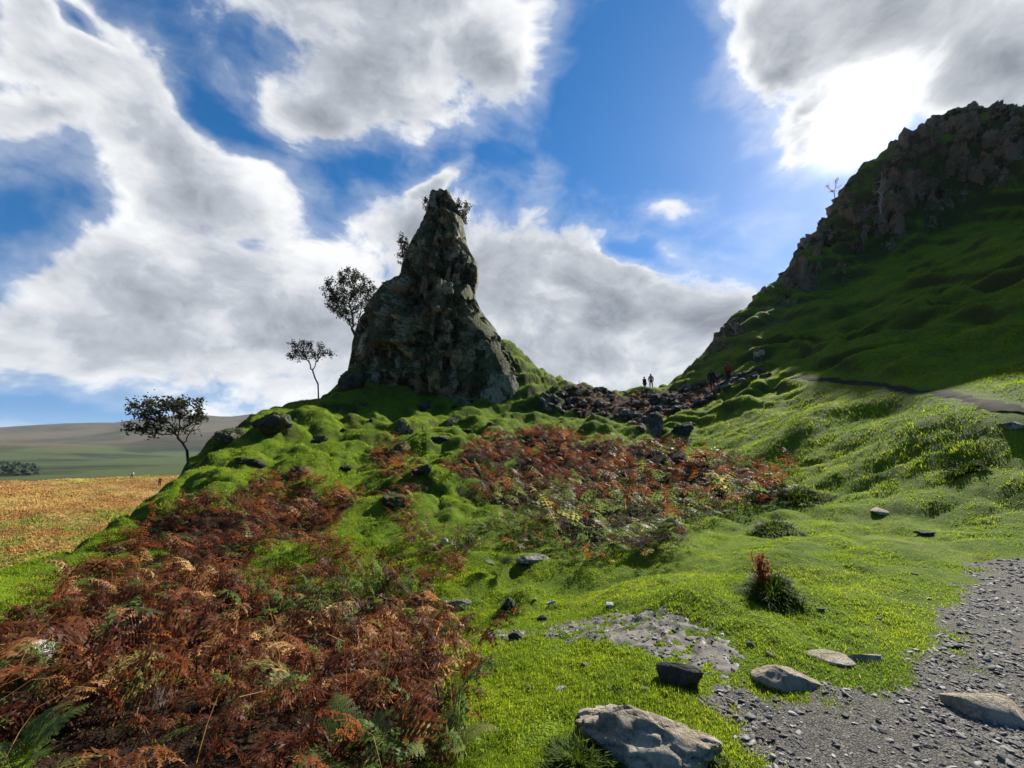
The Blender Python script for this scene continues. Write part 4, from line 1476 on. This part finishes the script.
FERNS = [
    (318, 640, .50, 9, 'bright green fern in the middle of the foreground bracken'),
    (282, 622, .42, 6, 'green fern left of the brightest fern in the bracken'),
    (372, 628, .42, 6, 'green fern right of the brightest fern in the bracken'),
    (345, 790, .42, 6, 'arching green fern at the bottom edge of the bracken'),
    (440, 770, .36, 7, 'dark green fern at the right corner of the foreground bracken'),
    (20, 690, .42, 7, 'pale green fern at the left edge behind the white stone'),
    (15, 790, .42, 6, 'straggly green fern in the bottom left corner'),
    (660, 545, .75, 8, 'green fern at the front edge of the wide bracken bed'),
    (690, 500, .75, 7, 'green fern inside the right half of the bracken bed'),
    (610, 540, .65, 7, 'green fern left of the one at the front of the bracken bed'),
    (760, 490, .8, 7, 'silvery fern on the dark right end of the bracken bed'),
    (500, 575, .5, 6, 'small green fern above the embedded flat stone'),
]
for k, f_ in enumerate(FERNS): fern(*f_, 500 + k)

# dock plant gone to seed on its own tussock
p = hit(764, 590)
dock = empty('dock_plant', p)
tag(dock, 'withered reddish dock plant standing on a dark tussock', 'plant')
rg = np.random.default_rng(3)
n = 150
hh = rg.uniform(.12, .33, n)
v, t, c = blades(np.stack([rg.normal(0, .07, n) * (.4 + hh) - .05 * hh, rg.normal(0, .07, n) * (.4 + hh), hh], -1), rg.uniform(.04, .11, n), np.full(n, .016), rg.uniform(.2, 1.9, n), rg.uniform(0, 6.28, n), rg.uniform(.2, .62, n))
tag(mesh_np('seed_head', v, t, M_BRACKEN, dock, smooth=False, attrs={'tint': c}), kind='stuff')
n = 60
v, t, c = blades(np.stack([rg.normal(0, .03, n), rg.normal(0, .03, n), np.zeros(n)], -1), rg.uniform(.2, .36, n), np.full(n, .010), rg.uniform(0, .45, n), rg.uniform(0, 6.28, n), rg.uniform(.1, .5, n))
mesh_np('stem', v, t, M_BRACKEN, dock, smooth=False, attrs={'tint': c})

# ------------------------------------------------------------------ stones lying in the turf and by the path
def stone(px, py, size, seed, mat, label, **k):
    return rock('stone', hit(px, py), size, seed, mat, label, 'stone', **k)


rock('boulder', hit(643, 752), (.42, .26, .17), 11, M_PALE, 'large pale pitted boulder in the near foreground beside the wet mud', 'boulder', rz=R(-32), detail=5, cuts=12, rough=.11, sink=.30)
stone(681, 682, (.16, .09, .09), 12, M_DARKST, 'dark wedge shaped stone standing on the mud behind the boulder', rz=R(-20), tilt=R(12), cuts=6, rough=.02, sink=.3)
stone(785, 682, (.19, .13, .08), 13, M_PALE, 'pale block of stone set in the turf', rz=R(-18), cuts=8, rough=.05, sink=.3)
stone(832, 660, (.16, .10, .03), 14, M_PALE, 'thin flat pale slab lying in the turf right of the pale block', rz=R(-10), rough=.04)
stone(868, 658, (.14, .05, .02), 15, M_PALE, 'narrow flat slab half buried right of the thin pale slab', rz=R(4), rough=.04)
stone(978, 712, (.24, .14, .085), 16, M_PALE, 'smooth pale stone at the edge of the gravel path', rz=R(-22), cuts=6, rough=.03, sink=.35)
stone(881, 511, (.24, .16, .05), 17, M_PALE, 'pale flat stone alone on the far lawn', rz=R(5), tilt=R(14), cuts=7, rough=.04, sink=.78)
stone(35, 676, (.12, .10, .16), 18, M_WHITE, 'white stone showing through the bracken at the left edge', rz=R(20), tilt=.1, cuts=8, rough=.05, sink=.12)
stone(530, 560, (.32, .22, .07), 19, M_STONE, 'flat topped stone embedded in the turf below the bracken bed', rz=R(4), rough=.05)
stone(458, 608, (.20, .14, .09), 20, M_STONE, 'mossy stone at the corner of the foreground bracken', rough=.06)
stone(508, 610, (.09, .07, .10), 21, M_DARKST, 'small dark pointed stone on the turf', rough=.06)
stone(543, 622, (.07, .05, .05), 22, M_DARKST, 'small dark stone right of the pointed one', rough=.06)
stone(552, 604, (.08, .06, .04), 23, M_WHITE, 'small white stone on the turf right of the dark stones', rough=.06, sink=.6)
stone(612, 604, (.07, .05, .04), 24, M_WHITE, 'small whitish stone in front of the mossy hump of the lawn', rough=.06, sink=.6)
stone(445, 545, (.10, .08, .08), 25, M_WHITE, 'whitish stone under the clump of bracken in the middle', rough=.06, sink=.1)
stone(518, 640, (.09, .06, .05), 26, M_DARKST, 'low dark stone on a small turf bump', rough=.06)
stone(925, 535, (.16, .11, .05), 27, M_DARKST, 'dark stone near the bend of the gravel path', rough=.06)
stone(1012, 428, (.20, .15, .12), 28, M_STONE, 'grey stone below the upper footpath at the right edge', rough=.06)
# outcrops on the mound
def outcrop(px, py, size, seed, label, mat=M_OUTG, **k):
    return rock('outcrop', hit(px, py), size, seed, mat, label, 'outcrop', detail=5, rough=.16, **k)


outcrop(404, 432, (.55, .42, .62), 31, 'pale grey outcrop standing on the mound below the pinnacle', sink=.36)
outcrop(424, 408, (.62, .5, .5), 32, 'dark outcrop just under the foot of the pinnacle', M_OUTD, sink=.45)
outcrop(452, 425, (.5, .4, .4), 33, 'small grey outcrop right of the pale one on the mound', sink=.5)
outcrop(232, 438, (.75, .55, .42), 34, 'rounded grey rock on the skyline right of the lone tree', sink=.42)
outcrop(268, 426, (1.0, .7, .55), 35, 'dark jagged rock on the skyline between the two lower trees', M_OUTD, sink=.42)
outcrop(350, 386, (1.3, 1.0, 1.1), 36, 'dark rock shoulder at the left foot of the pinnacle', M_OUTD, sink=.35)
outcrop(402, 452, (.35, .3, .3), 37, 'little stone half buried under the pale outcrop', sink=.3)
outcrop(658, 436, (.55, .42, .75), 38, 'upright grey rock at the top of the bracken bed', sink=.2)
outcrop(682, 432, (.8, .5, .45), 39, 'dark squat rock right of the upright one at the bracken bed', M_OUTD, sink=.4)
outcrop(700, 350, (1.0, .8, .7), 40, 'rounded dark rock low on the skyline of the right hill', M_OUTD, sink=.4)

ov, of = rock_shape((1, .8, .7), 950, 4, 11, .14)
om = None
for k, (x, y) in enumerate([(300, 470), (318, 440), (345, 430), (372, 420), (385, 455), (345, 468), (440, 440), (465, 432), (492, 425), (395, 500), (275, 480), (250, 462), (420, 470), (365, 405), (430, 402), (500, 400), (548, 398), (455, 408)]):
    if om is None:
        om = mesh_np('rock', ov, of, M_OUTD); o = om
    else:
        o = om.copy(); COL.objects.link(o)
    o.location = hit(x, y)
    s = RNG.uniform(.22, .5)
    o.scale = (s * 1.2, s, s * .8)
    o.rotation_euler = (RNG.uniform(-.3, .3), RNG.uniform(-.3, .3), RNG.uniform(0, 6.28))
    tag(o, 'small mossy dark rock poking out of the grassy mound', 'rock', 'small rocks poking out of the mound')

# tumbled stones along the saddle, each a copy of one of six shapes
protos = [rock_shape((1, .8, .7), 600 + k, 3, 10, .07)[0:2] for k in range(6)]
pm = []
for k, (v, f) in enumerate(protos):
    me = mesh_np('rubble_stone', v, f, [M_STONE, M_DARKST, M_STONE, M_DARKST, M_DARKST, M_STONE][k], smooth=False)
    pm.append(me)
    COL.objects.unlink(me)
q = sample_px(RUB, 380)
P = hits(q[:, 0], q[:, 1], 12, 70)
keep = RNG.permutation(len(P))[:272]
for j, k in enumerate(keep):
    o = pm[j % 6].copy()
    COL.objects.link(o)
    o.location = P[k] + [0, 0, .06]
    s = .14 + .26 * RNG.random() ** 2
    o.scale = (s * RNG.uniform(.8, 1.3), s, s * RNG.uniform(.7, 1.1))
    o.rotation_euler = RNG.uniform(-.5, .5, 3) + np.array([0, 0, RNG.uniform(0, 6.28)])
    pxx, _ = project(np.array(P[k]))
    if pxx < 600: l, g = 'loose grey stone in the scree below the grassy rib right of the pinnacle', 'scree stones under the rib'
    elif pxx < 690: l, g = 'grey stone in the tumbled wall across the saddle', 'tumbled wall stones across the saddle'
    else: l, g = 'grey stone in the rubble leading up to the two nearer walkers', 'rubble stones below the right hill'
    tag(o, l, 'stone', g)

# small pale stones strewn over the turf
for k, (x, y) in enumerate([(500, 560), (470, 615), (585, 665), (655, 640), (690, 640), (750, 645), (720, 700), (820, 610), (905, 640), (930, 600), (880, 620), (860, 690), (780, 715), (905, 690), (610, 690), (560, 690), (645, 690),
                            (740, 602), (700, 575), (915, 575), (770, 655), (840, 700), (535, 600), (530, 690)]):
    o = pm[k % 6].copy()
    o.data = o.data.copy(); o.data.materials.clear(); o.data.materials.append(M_WHITE if k % 3 == 0 else M_PALE)
    COL.objects.link(o)
    o.name = 'pebble'
    o.location = hit(x, y) + [0, 0, .006]
    s = RNG.uniform(.014, .034)
    o.scale = (s * 1.4, s, s * .7)
    o.rotation_euler = (0, 0, RNG.uniform(0, 6.28))
    o.rotation_euler[0] = .2
    tag(o, 'small pale pebble lying on the turf', 'pebble', 'pale pebbles strewn on the turf')

# gravel on the path and stones along its edge
gv, gf = [], []
nG = 34000
x = RNG.uniform(1.0, 11.5, nG * 6); y = RNG.uniform(.8, 9.2, nG * 6)
rr2 = np.hypot(x, y)
L = path_lift(x, y)
ok = (L > .004) & (RNG.random(len(x)) < np.clip(3.2 / rr2, 0, 1) ** 1.3) & (fbm(np.stack([x, y], -1) / .7, 3, 111) + RNG.normal(0, .4, len(x)) > -.30)
x, y, rr2, L = x[ok][:nG], y[ok][:nG], rr2[ok][:nG], L[ok][:nG]
z = height(x, y) + L
shapes = []
for k in range(5):
    v, f = rock_shape((1, .75, .38), 700 + k, 2, 10, .03)
    shapes.append((v, f, np.full(len(v), .5)))
sz = np.where(RNG.random(len(x)) < .003, .028, .0) + (.0045 + .017 * RNG.random(len(x)) ** 3) * (1 + .06 * rr2)
xm_ = RNG.uniform(-.8, 2.8, 9000); ym_ = RNG.uniform(2.4, 5.6, 9000)
lm_ = mud_lift(xm_, ym_)
km_ = (lm_ > -.006) & (RNG.random(9000) < .75)
x = np.r_[x, xm_[km_]]; y = np.r_[y, ym_[km_]]; z = np.r_[z, height(xm_[km_], ym_[km_]) + np.maximum(lm_[km_], 0)]
sz = np.r_[sz, .005 + .016 * RNG.random(km_.sum()) ** 3]
gd = scatter_shapes(shapes, np.stack([x, y, z + sz * .1], -1), sz, RNG.uniform(0, 6.28, len(x)), RNG.normal(0, .25, len(x)), RNG.normal(0, .25, len(x)), RNG.random(len(x)))
M_CHIP = mat_leafy('stone_chips', [(0.0, (0.05, 0.046, 0.041)), (.6, (.14, .132, .12)), (1.0, (.34, .32, .29))], 0.0, .75)
add_stuff('gravel', gd, M_CHIP, 'loose grey stone chips scattered over the gravel path', 'gravel')


# ------------------------------------------------------------------ trees
def grow(attr, root, trunk, step, influence, kill, iters=140, seed=0):
    """space colonisation: branches reach for the points of the crown"""
    rg = np.random.default_rng(seed)
    nodes = [np.array(p, float) for p in trunk]
    par = [-1] + list(range(len(trunk) - 1))
    attr = np.array(attr)
    for _ in range(iters):
        if not len(attr): break
        nd = np.array(nodes)
        d = np.linalg.norm(attr[:, None] - nd[None], axis=-1)
        near_ = d.argmin(1)
        dm = d[np.arange(len(attr)), near_]
        act = dm < influence
        if not act.any(): break
        new = {}
        for a_, k in zip(attr[act], near_[act]):
            v = a_ - nd[k]
            new.setdefault(k, []).append(v / (np.linalg.norm(v) + 1e-9))
        added = 0
        for k, vs in new.items():
            v = np.mean(vs, 0) + rg.normal(0, .22, 3)
            v /= np.linalg.norm(v) + 1e-9
            q = nd[k] + v * step
            if np.linalg.norm(nd - q, axis=1).min() > step * .45:
                nodes.append(q); par.append(k); added += 1
        nd = np.array(nodes)
        d = np.linalg.norm(attr[:, None] - nd[None], axis=-1).min(1)
        attr = attr[d > kill]
        if not added: break
    return np.array(nodes), np.array(par)


def tree(name, base, attr, trunk, step, r_tip, label, cat, leaf_n, leaf_size, seed, bark=None, leaf=None, r_pow=2.3, leaf_spread=.16, group=None, r_max=9):
    base = np.asarray(base, float)
    attr = attr[fbm(attr / .75, 2, seed + 60) > -.22]
    nodes, par = grow(attr, base, trunk, step, step * 7, step * 1.5, seed=seed)
    n = len(nodes)
    kids = np.zeros(n, int)
    for p_ in par:
        if p_ >= 0: kids[p_] += 1
    acc = np.zeros(n)
    for k in range(n - 1, -1, -1):
        if kids[k] == 0: acc[k] = r_tip ** r_pow
        if par[k] >= 0: acc[par[k]] += acc[k]
    rad = np.minimum(acc ** (1 / r_pow), r_max)
    V, T = [], []
    m = 5
    for k in range(n):
        if par[k] < 0: continue
        a, b = nodes[par[k]], nodes[k]
        d = b - a; L = np.linalg.norm(d); d /= L + 1e-9
        s = np.cross(d, [0, 0, 1.0] if abs(d[2]) < .9 else [1.0, 0, 0]); s /= np.linalg.norm(s)
        u = np.cross(d, s)
        o = len(V)
        ra, rb = min(rad[par[k]], rad[k] * 1.35), rad[k]
        for q, rr_ in ((a - d * .2 * ra, ra), (b + d * .2 * rb, rb)):
            for j in range(m):
                t = 2 * math.pi * j / m
                V.append(q + (s * math.cos(t) + u * math.sin(t)) * rr_)
        for j in range(m):
            e = (j + 1) % m
            T += [[o + j, o + e, o + m + e], [o + j, o + m + e, o + m + j]]
    root = empty(name, base)
    tag(root, label, cat, group)
    mesh_np('trunk', np.array(V), np.array(T), bark or M_BARK, root)
    if leaf_n:
        rg = np.random.default_rng(seed + 1)
        depth = np.zeros(n)
        thin = np.where((rad < r_tip * 2.0) & (np.arange(n) >= len(trunk)))[0]
        thin = thin[fbm(nodes[thin] / .5, 2, seed + 70) > -.28]
        c = np.repeat(nodes[thin], leaf_n, 0) + rg.normal(0, leaf_spread, (len(thin) * leaf_n, 3))
        k = len(c)
        a1 = rg.normal(size=(k, 3)); a1 /= np.linalg.norm(a1, axis=1, keepdims=True)
        a2 = rg.normal(size=(k, 3)); a2 -= (a1 * a2).sum(1, keepdims=True) * a1; a2 /= np.linalg.norm(a2, axis=1, keepdims=True)
        s = leaf_size * rg.uniform(.6, 1.3, k)[:, None]
        V = np.stack([c - a1 * s, c + a2 * s * .5, c + a1 * s, c - a2 * s * .5], 1).reshape(-1, 3)
        b = np.arange(k)[:, None] * 4
        T = np.stack([b + [0, 1, 2], b + [0, 2, 3]], 1).reshape(-1, 3)
        C = np.zeros((k, 4, 3)); C[..., 0] = rg.random(k)[:, None]
        mesh_np('crown', V, T, leaf or M_LEAF, root, smooth=False, attrs={'tint': C.reshape(-1, 3)})
    return root


def crown_pts(base, blobs, n, r, seed):
    """blobs: (px, py, rx_px, ry_px) of the crown at distance r, filled in depth as well"""
    rg = np.random.default_rng(seed)
    out = []
    tot = sum(b[2] * b[3] for b in blobs)
    for (px, py, rx, ry) in blobs:
        k = max(4, int(n * rx * ry / tot))
        c = at(px, py, r)
        sc = np.linalg.norm(c - EYE) / FPX * .93
        u = rg.normal(size=(k, 3)); u /= np.linalg.norm(u, axis=1, keepdims=True)
        u *= rg.random((k, 1)) ** (1 / 2.4)
        right = np.array([c[1], -c[0], 0]) / math.hypot(c[0], c[1]); fw = np.array([c[0], c[1], 0]) / math.hypot(c[0], c[1])
        out.append(c + u[:, :1] * right * rx * sc + u[:, 1:2] * fw * (rx + ry) / 2 * sc + u[:, 2:] * np.array([0, 0, 1]) * ry * sc)
    return np.concatenate(out) - base


def trunk_px(base, pts, r):
    return [np.zeros(3)] + [at(px, py, r) - base for px, py in pts]


b = at(191, 457, 27); b[2] = float(height(b[0], b[1])) - .1
tree('tree', b, crown_pts(b, [(150, 428, 18, 8), (168, 409, 25, 12), (189, 407, 13, 9), (146, 412, 13, 7), (198, 419, 8, 6), (172, 429, 18, 5)], 900, 27, 1), trunk_px(b, [(187, 450), (183, 443), (178, 438)], 27), .17, .009,
     'dark windswept lone tree leaning left at the edge of the mound', 'tree', 18, .075, 21, r_pow=2.2, leaf_spread=.11)
b = at(358, 340, 41.2); b[2] -= .8
tree('tree', b, crown_pts(b, [(350, 292, 26, 20), (335, 300, 12, 14), (365, 295, 13, 18), (352, 275, 14, 8), (345, 312, 12, 12), (355, 318, 8, 14)], 900, 41.5, 2), trunk_px(b, [(355, 336), (353, 331)], 41.5), .24, .013,
     'fan shaped thin leaved tree growing out of the left flank of the pinnacle', 'tree', 20, .10, 22, r_pow=2.1, leaf_spread=.14)
b = at(320, 390, 39); b[2] = float(height(b[0], b[1])) - .1
tree('tree', b, crown_pts(b, [(310, 350, 22, 10), (298, 356, 12, 8), (325, 353, 9, 7), (306, 343, 12, 5), (288, 378, 8, 3)], 420, 39, 3), trunk_px(b, [(318, 384), (315, 378), (313, 372)], 39), .20, .010,
     'small sparse bent tree between the lone tree and the pinnacle', 'tree', 15, .08, 23, r_pow=2.2, leaf_spread=.12)
for (px, py, r, bl, lab, sd_, lf) in (
        (462, 226, 40.5, [(462, 214, 9, 13), (467, 205, 5, 6), (456, 206, 6, 8)], 'leafy shrub hanging on the right of the pinnacle top', 24, 5),
        (408, 266, 40.5, [(405, 248, 7, 13), (402, 240, 5, 8), (399, 258, 4, 8)], 'thin shrub clinging to the left of the upper pinnacle', 25, 4),
        (428, 212, 40.5, [(426, 203, 4, 7)], 'tiny twiggy shrub at the left of the pinnacle top', 26, 2)):
    b = at(px, py, r)
    tree('shrub', b, crown_pts(b, bl, 170, r, sd_), trunk_px(b, [(px, py - 2)], r), .2, .012, lab, 'shrub', lf + 12, .10, sd_, leaf_spread=.13)
b = at(884, 222, 73)
tree('bare_tree', b, crown_pts(b, [(880, 192, 7, 16), (872, 200, 8, 8), (886, 180, 5, 10), (868, 212, 8, 6)], 70, 73, 31), trunk_px(b, [(881, 214), (880, 205), (882, 196)], 73), .5, .04,
     'pale bare tree in front of the dark hollow of the crag', 'tree', 0, .05, 31, bark=M_PALEBARK)
b = at(836, 205, 77.5)
tree('sapling', b, crown_pts(b, [(833, 186, 7, 6), (838, 181, 4, 5)], 60, 77.5, 32), trunk_px(b, [(834, 192)], 77.5), .34, .020, 'small red leaved sapling on the crag skyline under the sun', 'sapling', 5, .12, 32, leaf=M_REDLEAF)

# cairn on the very top
b = at(440, 195, 40.6)
cairn = empty('cairn', b)
tag(cairn, 'tiny stone cairn on the summit of the pinnacle', 'cairn')
for k, (s, z) in enumerate(((.45, .0), (.36, .35), (.24, .65))):
    v, f = rock_shape((s, s * .9, s * .6), 800 + k, 3, 8, .06)
    mesh_np('cairn_stone', v + [0, 0, z], f, M_STONE, cairn, smooth=False)


# ------------------------------------------------------------------ people
def skin_mesh(name, joints, edges, radii, mat, parent, root=0):
    me = bpy.data.meshes.new(name)
    me.from_pydata([tuple(j) for j in joints], edges, [])
    me.update()
    o = bpy.data.objects.new(name, me)
    COL.objects.link(o)
    sk = o.modifiers.new('skin', 'SKIN')
    sk.use_smooth_shade = True
    for k, r in enumerate(radii):
        me.skin_vertices[0].data[k].radius = r if isinstance(r, tuple) else (r, r)
    me.skin_vertices[0].data[root].use_root = True
    s = o.modifiers.new('smooth', 'SUBSURF')
    s.levels = s.render_levels = 2
    me.materials.append(mat)
    o.parent = parent
    return o


M_SKIN = mat_plain('skin', (0.48, 0.30, 0.22), .6, .1, 8)
M_HAIR = mat_plain('hair', (0.05, 0.035, 0.025), .7, .3, 30)


def cloth(name, c): return mat_plain(name, c, .85, .2, 9)


def person(loc, rz, jacket, trousers, label, group, stride=.18, hair=True, h=1.0, arm=.1):
    root = empty('person', loc, rz)
    root.scale = (h, h, h)
    tag(root, label, 'person', group)
    s = stride
    J = {'pel': (0, 0, .95), 'wai': (0, 0, 1.1), 'che': (0, .0, 1.32), 'nk': (0, -.01, 1.47), 'hd': (0, -.03, 1.58), 'tp': (0, -.02, 1.70),
         'sl': (-.18, 0, 1.41), 'el': (-.25, .03 - arm, 1.14), 'wl': (-.24, -.08 - arm, .92), 'hl': (-.235, -.12 - arm, .83),
         'sr': (.18, 0, 1.41), 'er': (.25, .05 + arm * .5, 1.14), 'wr': (.25, -.04 + arm * .5, .92), 'hr': (.245, -.07 + arm * .5, .83),
         'tl': (-.10, 0, .90), 'kl': (-.11, -s * .7, .50), 'al': (-.11, -s * .8, .09), 'fl': (-.115, -s * .8 - .17, .04),
         'tr': (.10, 0, .90), 'kr': (.11, s * .15, .50), 'ar': (.11, s, .10), 'fr': (.115, s - .16, .04)}
    names = list(J); ix = {k: i for i, k in enumerate(names)}
    E = [('pel', 'wai'), ('wai', 'che'), ('che', 'nk'), ('nk', 'hd'), ('hd', 'tp'), ('che', 'sl'), ('sl', 'el'), ('el', 'wl'), ('wl', 'hl'), ('che', 'sr'), ('sr', 'er'), ('er', 'wr'), ('wr', 'hr'),
         ('pel', 'tl'), ('tl', 'kl'), ('kl', 'al'), ('al', 'fl'), ('pel', 'tr'), ('tr', 'kr'), ('kr', 'ar'), ('ar', 'fr')]
    RD = dict(pel=.13, wai=.12, che=.14, nk=.055, hd=.095, tp=.07, sl=.065, el=.048, wl=.036, hl=.035, sr=.065, er=.048, wr=.036, hr=.035, tl=.085, kl=.06, al=.042, fl=.038, tr=.085, kr=.06, ar=.042, fr=.038)
    skin_mesh('body', [J[k] for k in names], [(ix[a], ix[b]) for a, b in E], [RD[k] for k in names], M_SKIN, root)

    def garment(nm, keys, edges, mat, grow_):
        id_ = {k: i for i, k in enumerate(keys)}
        skin_mesh(nm, [J[k] for k in keys], [(id_[a], id_[b]) for a, b in edges], [RD[k] * grow_ + .008 for k in keys], mat, root)
    garment('jacket', ['pel', 'wai', 'che', 'nk', 'sl', 'el', 'wl', 'sr', 'er', 'wr'], [e for e in E if set(e) <= {'pel', 'wai', 'che', 'nk', 'sl', 'el', 'wl', 'sr', 'er', 'wr'}], jacket, 1.22)
    garment('trousers', ['pel', 'tl', 'kl', 'al', 'tr', 'kr', 'ar'], [e for e in E if set(e) <= {'pel', 'tl', 'kl', 'al', 'tr', 'kr', 'ar'}], trousers, 1.15)
    if hair:
        v, f = ICO[3]
        v = v.copy()
        v = v * [.105, .118, .115] + [0, .015, 1.635]
        keepf = f[(v[f].mean(1)[:, 1] > -.045 + .35 * (1.66 - v[f].mean(1)[:, 2]))]
        mesh_np('hair', v, keepf, M_HAIR, root)
    return root


def stand(px, py, rmin=10, rmax=140): return hit(px, py, rmin, rmax)


blk = cloth('black_jacket', (.018, .018, .020)); red = cloth('red_jacket', (.33, .035, .025)); pale = cloth('pale_jacket', (.30, .33, .20)); wht = cloth('white_jacket', (.68, .68, .70))
dkt = cloth('dark_trousers', (.022, .022, .028)); gry = cloth('grey_trousers', (.11, .10, .09)); cam_ = cloth('beige_jacket', (.26, .22, .16))
gr_s, gr_r, gr_f = 'walkers on the skyline of the saddle', 'walkers below the right hill', 'walkers far away on the heath'


def on(px, py_feet, r):
    p = at(px, py_feet, r)
    return np.array([p[0], p[1], float(height(p[0], p[1]))])


person(on(645, 390, 48), R(20), blk, dkt, 'walker in black on the skyline of the saddle, left of the pair', gr_s)
person(on(651.5, 390, 48.2), R(-30), cam_, gry, 'walker in beige on the skyline of the saddle, right of the pair', gr_s, h=1.02)
person(on(728, 375, 37.5), R(160), red, dkt, 'walker in a red jacket climbing the path below the right hill', gr_r)
person(on(712, 380, 36), R(150), blk, dkt, 'walker in black just left of the one in red', gr_r)
person(stand(757, 367, 25), R(190), pale, gry, 'walker in a pale green jacket on the grass above the rubble, left one', gr_r, h=.8)
person(stand(763, 366, 25), R(170), pale, gry, 'walker in a pale green jacket on the grass above the rubble, right one', gr_r, h=.85)
person(on(131, 483, 126), R(0), wht, gry, 'distant walker in white on the crest of the brown heath', gr_f)
person(on(159.5, 485, 105), R(30), red, dkt, 'distant walker in red close to the edge of the mound', gr_f)

# ------------------------------------------------------------------ the air
hz, n, out = new_mat('haze')
pv = n.new('ShaderNodeVolumePrincipled')
pv.inputs['Color'].default_value = (0.86, 0.92, 1.0, 1)
pv.inputs['Density'].default_value = 0.000055
pv.inputs['Anisotropy'].default_value = 0.2
n.l.new(pv.outputs[0], out.inputs['Volume'])
bm = bmesh.new()
bmesh.ops.create_cube(bm, size=1.0)
bmesh.ops.scale(bm, vec=(18400, 18400, 620), verts=bm.verts)
me = bpy.data.meshes.new('haze'); bm.to_mesh(me); bm.free()
me.materials.append(hz)
ho = bpy.data.objects.new('haze', me); COL.objects.link(ho)
ho.location = (0, 0, 0)
ho['kind'] = 'stuff'
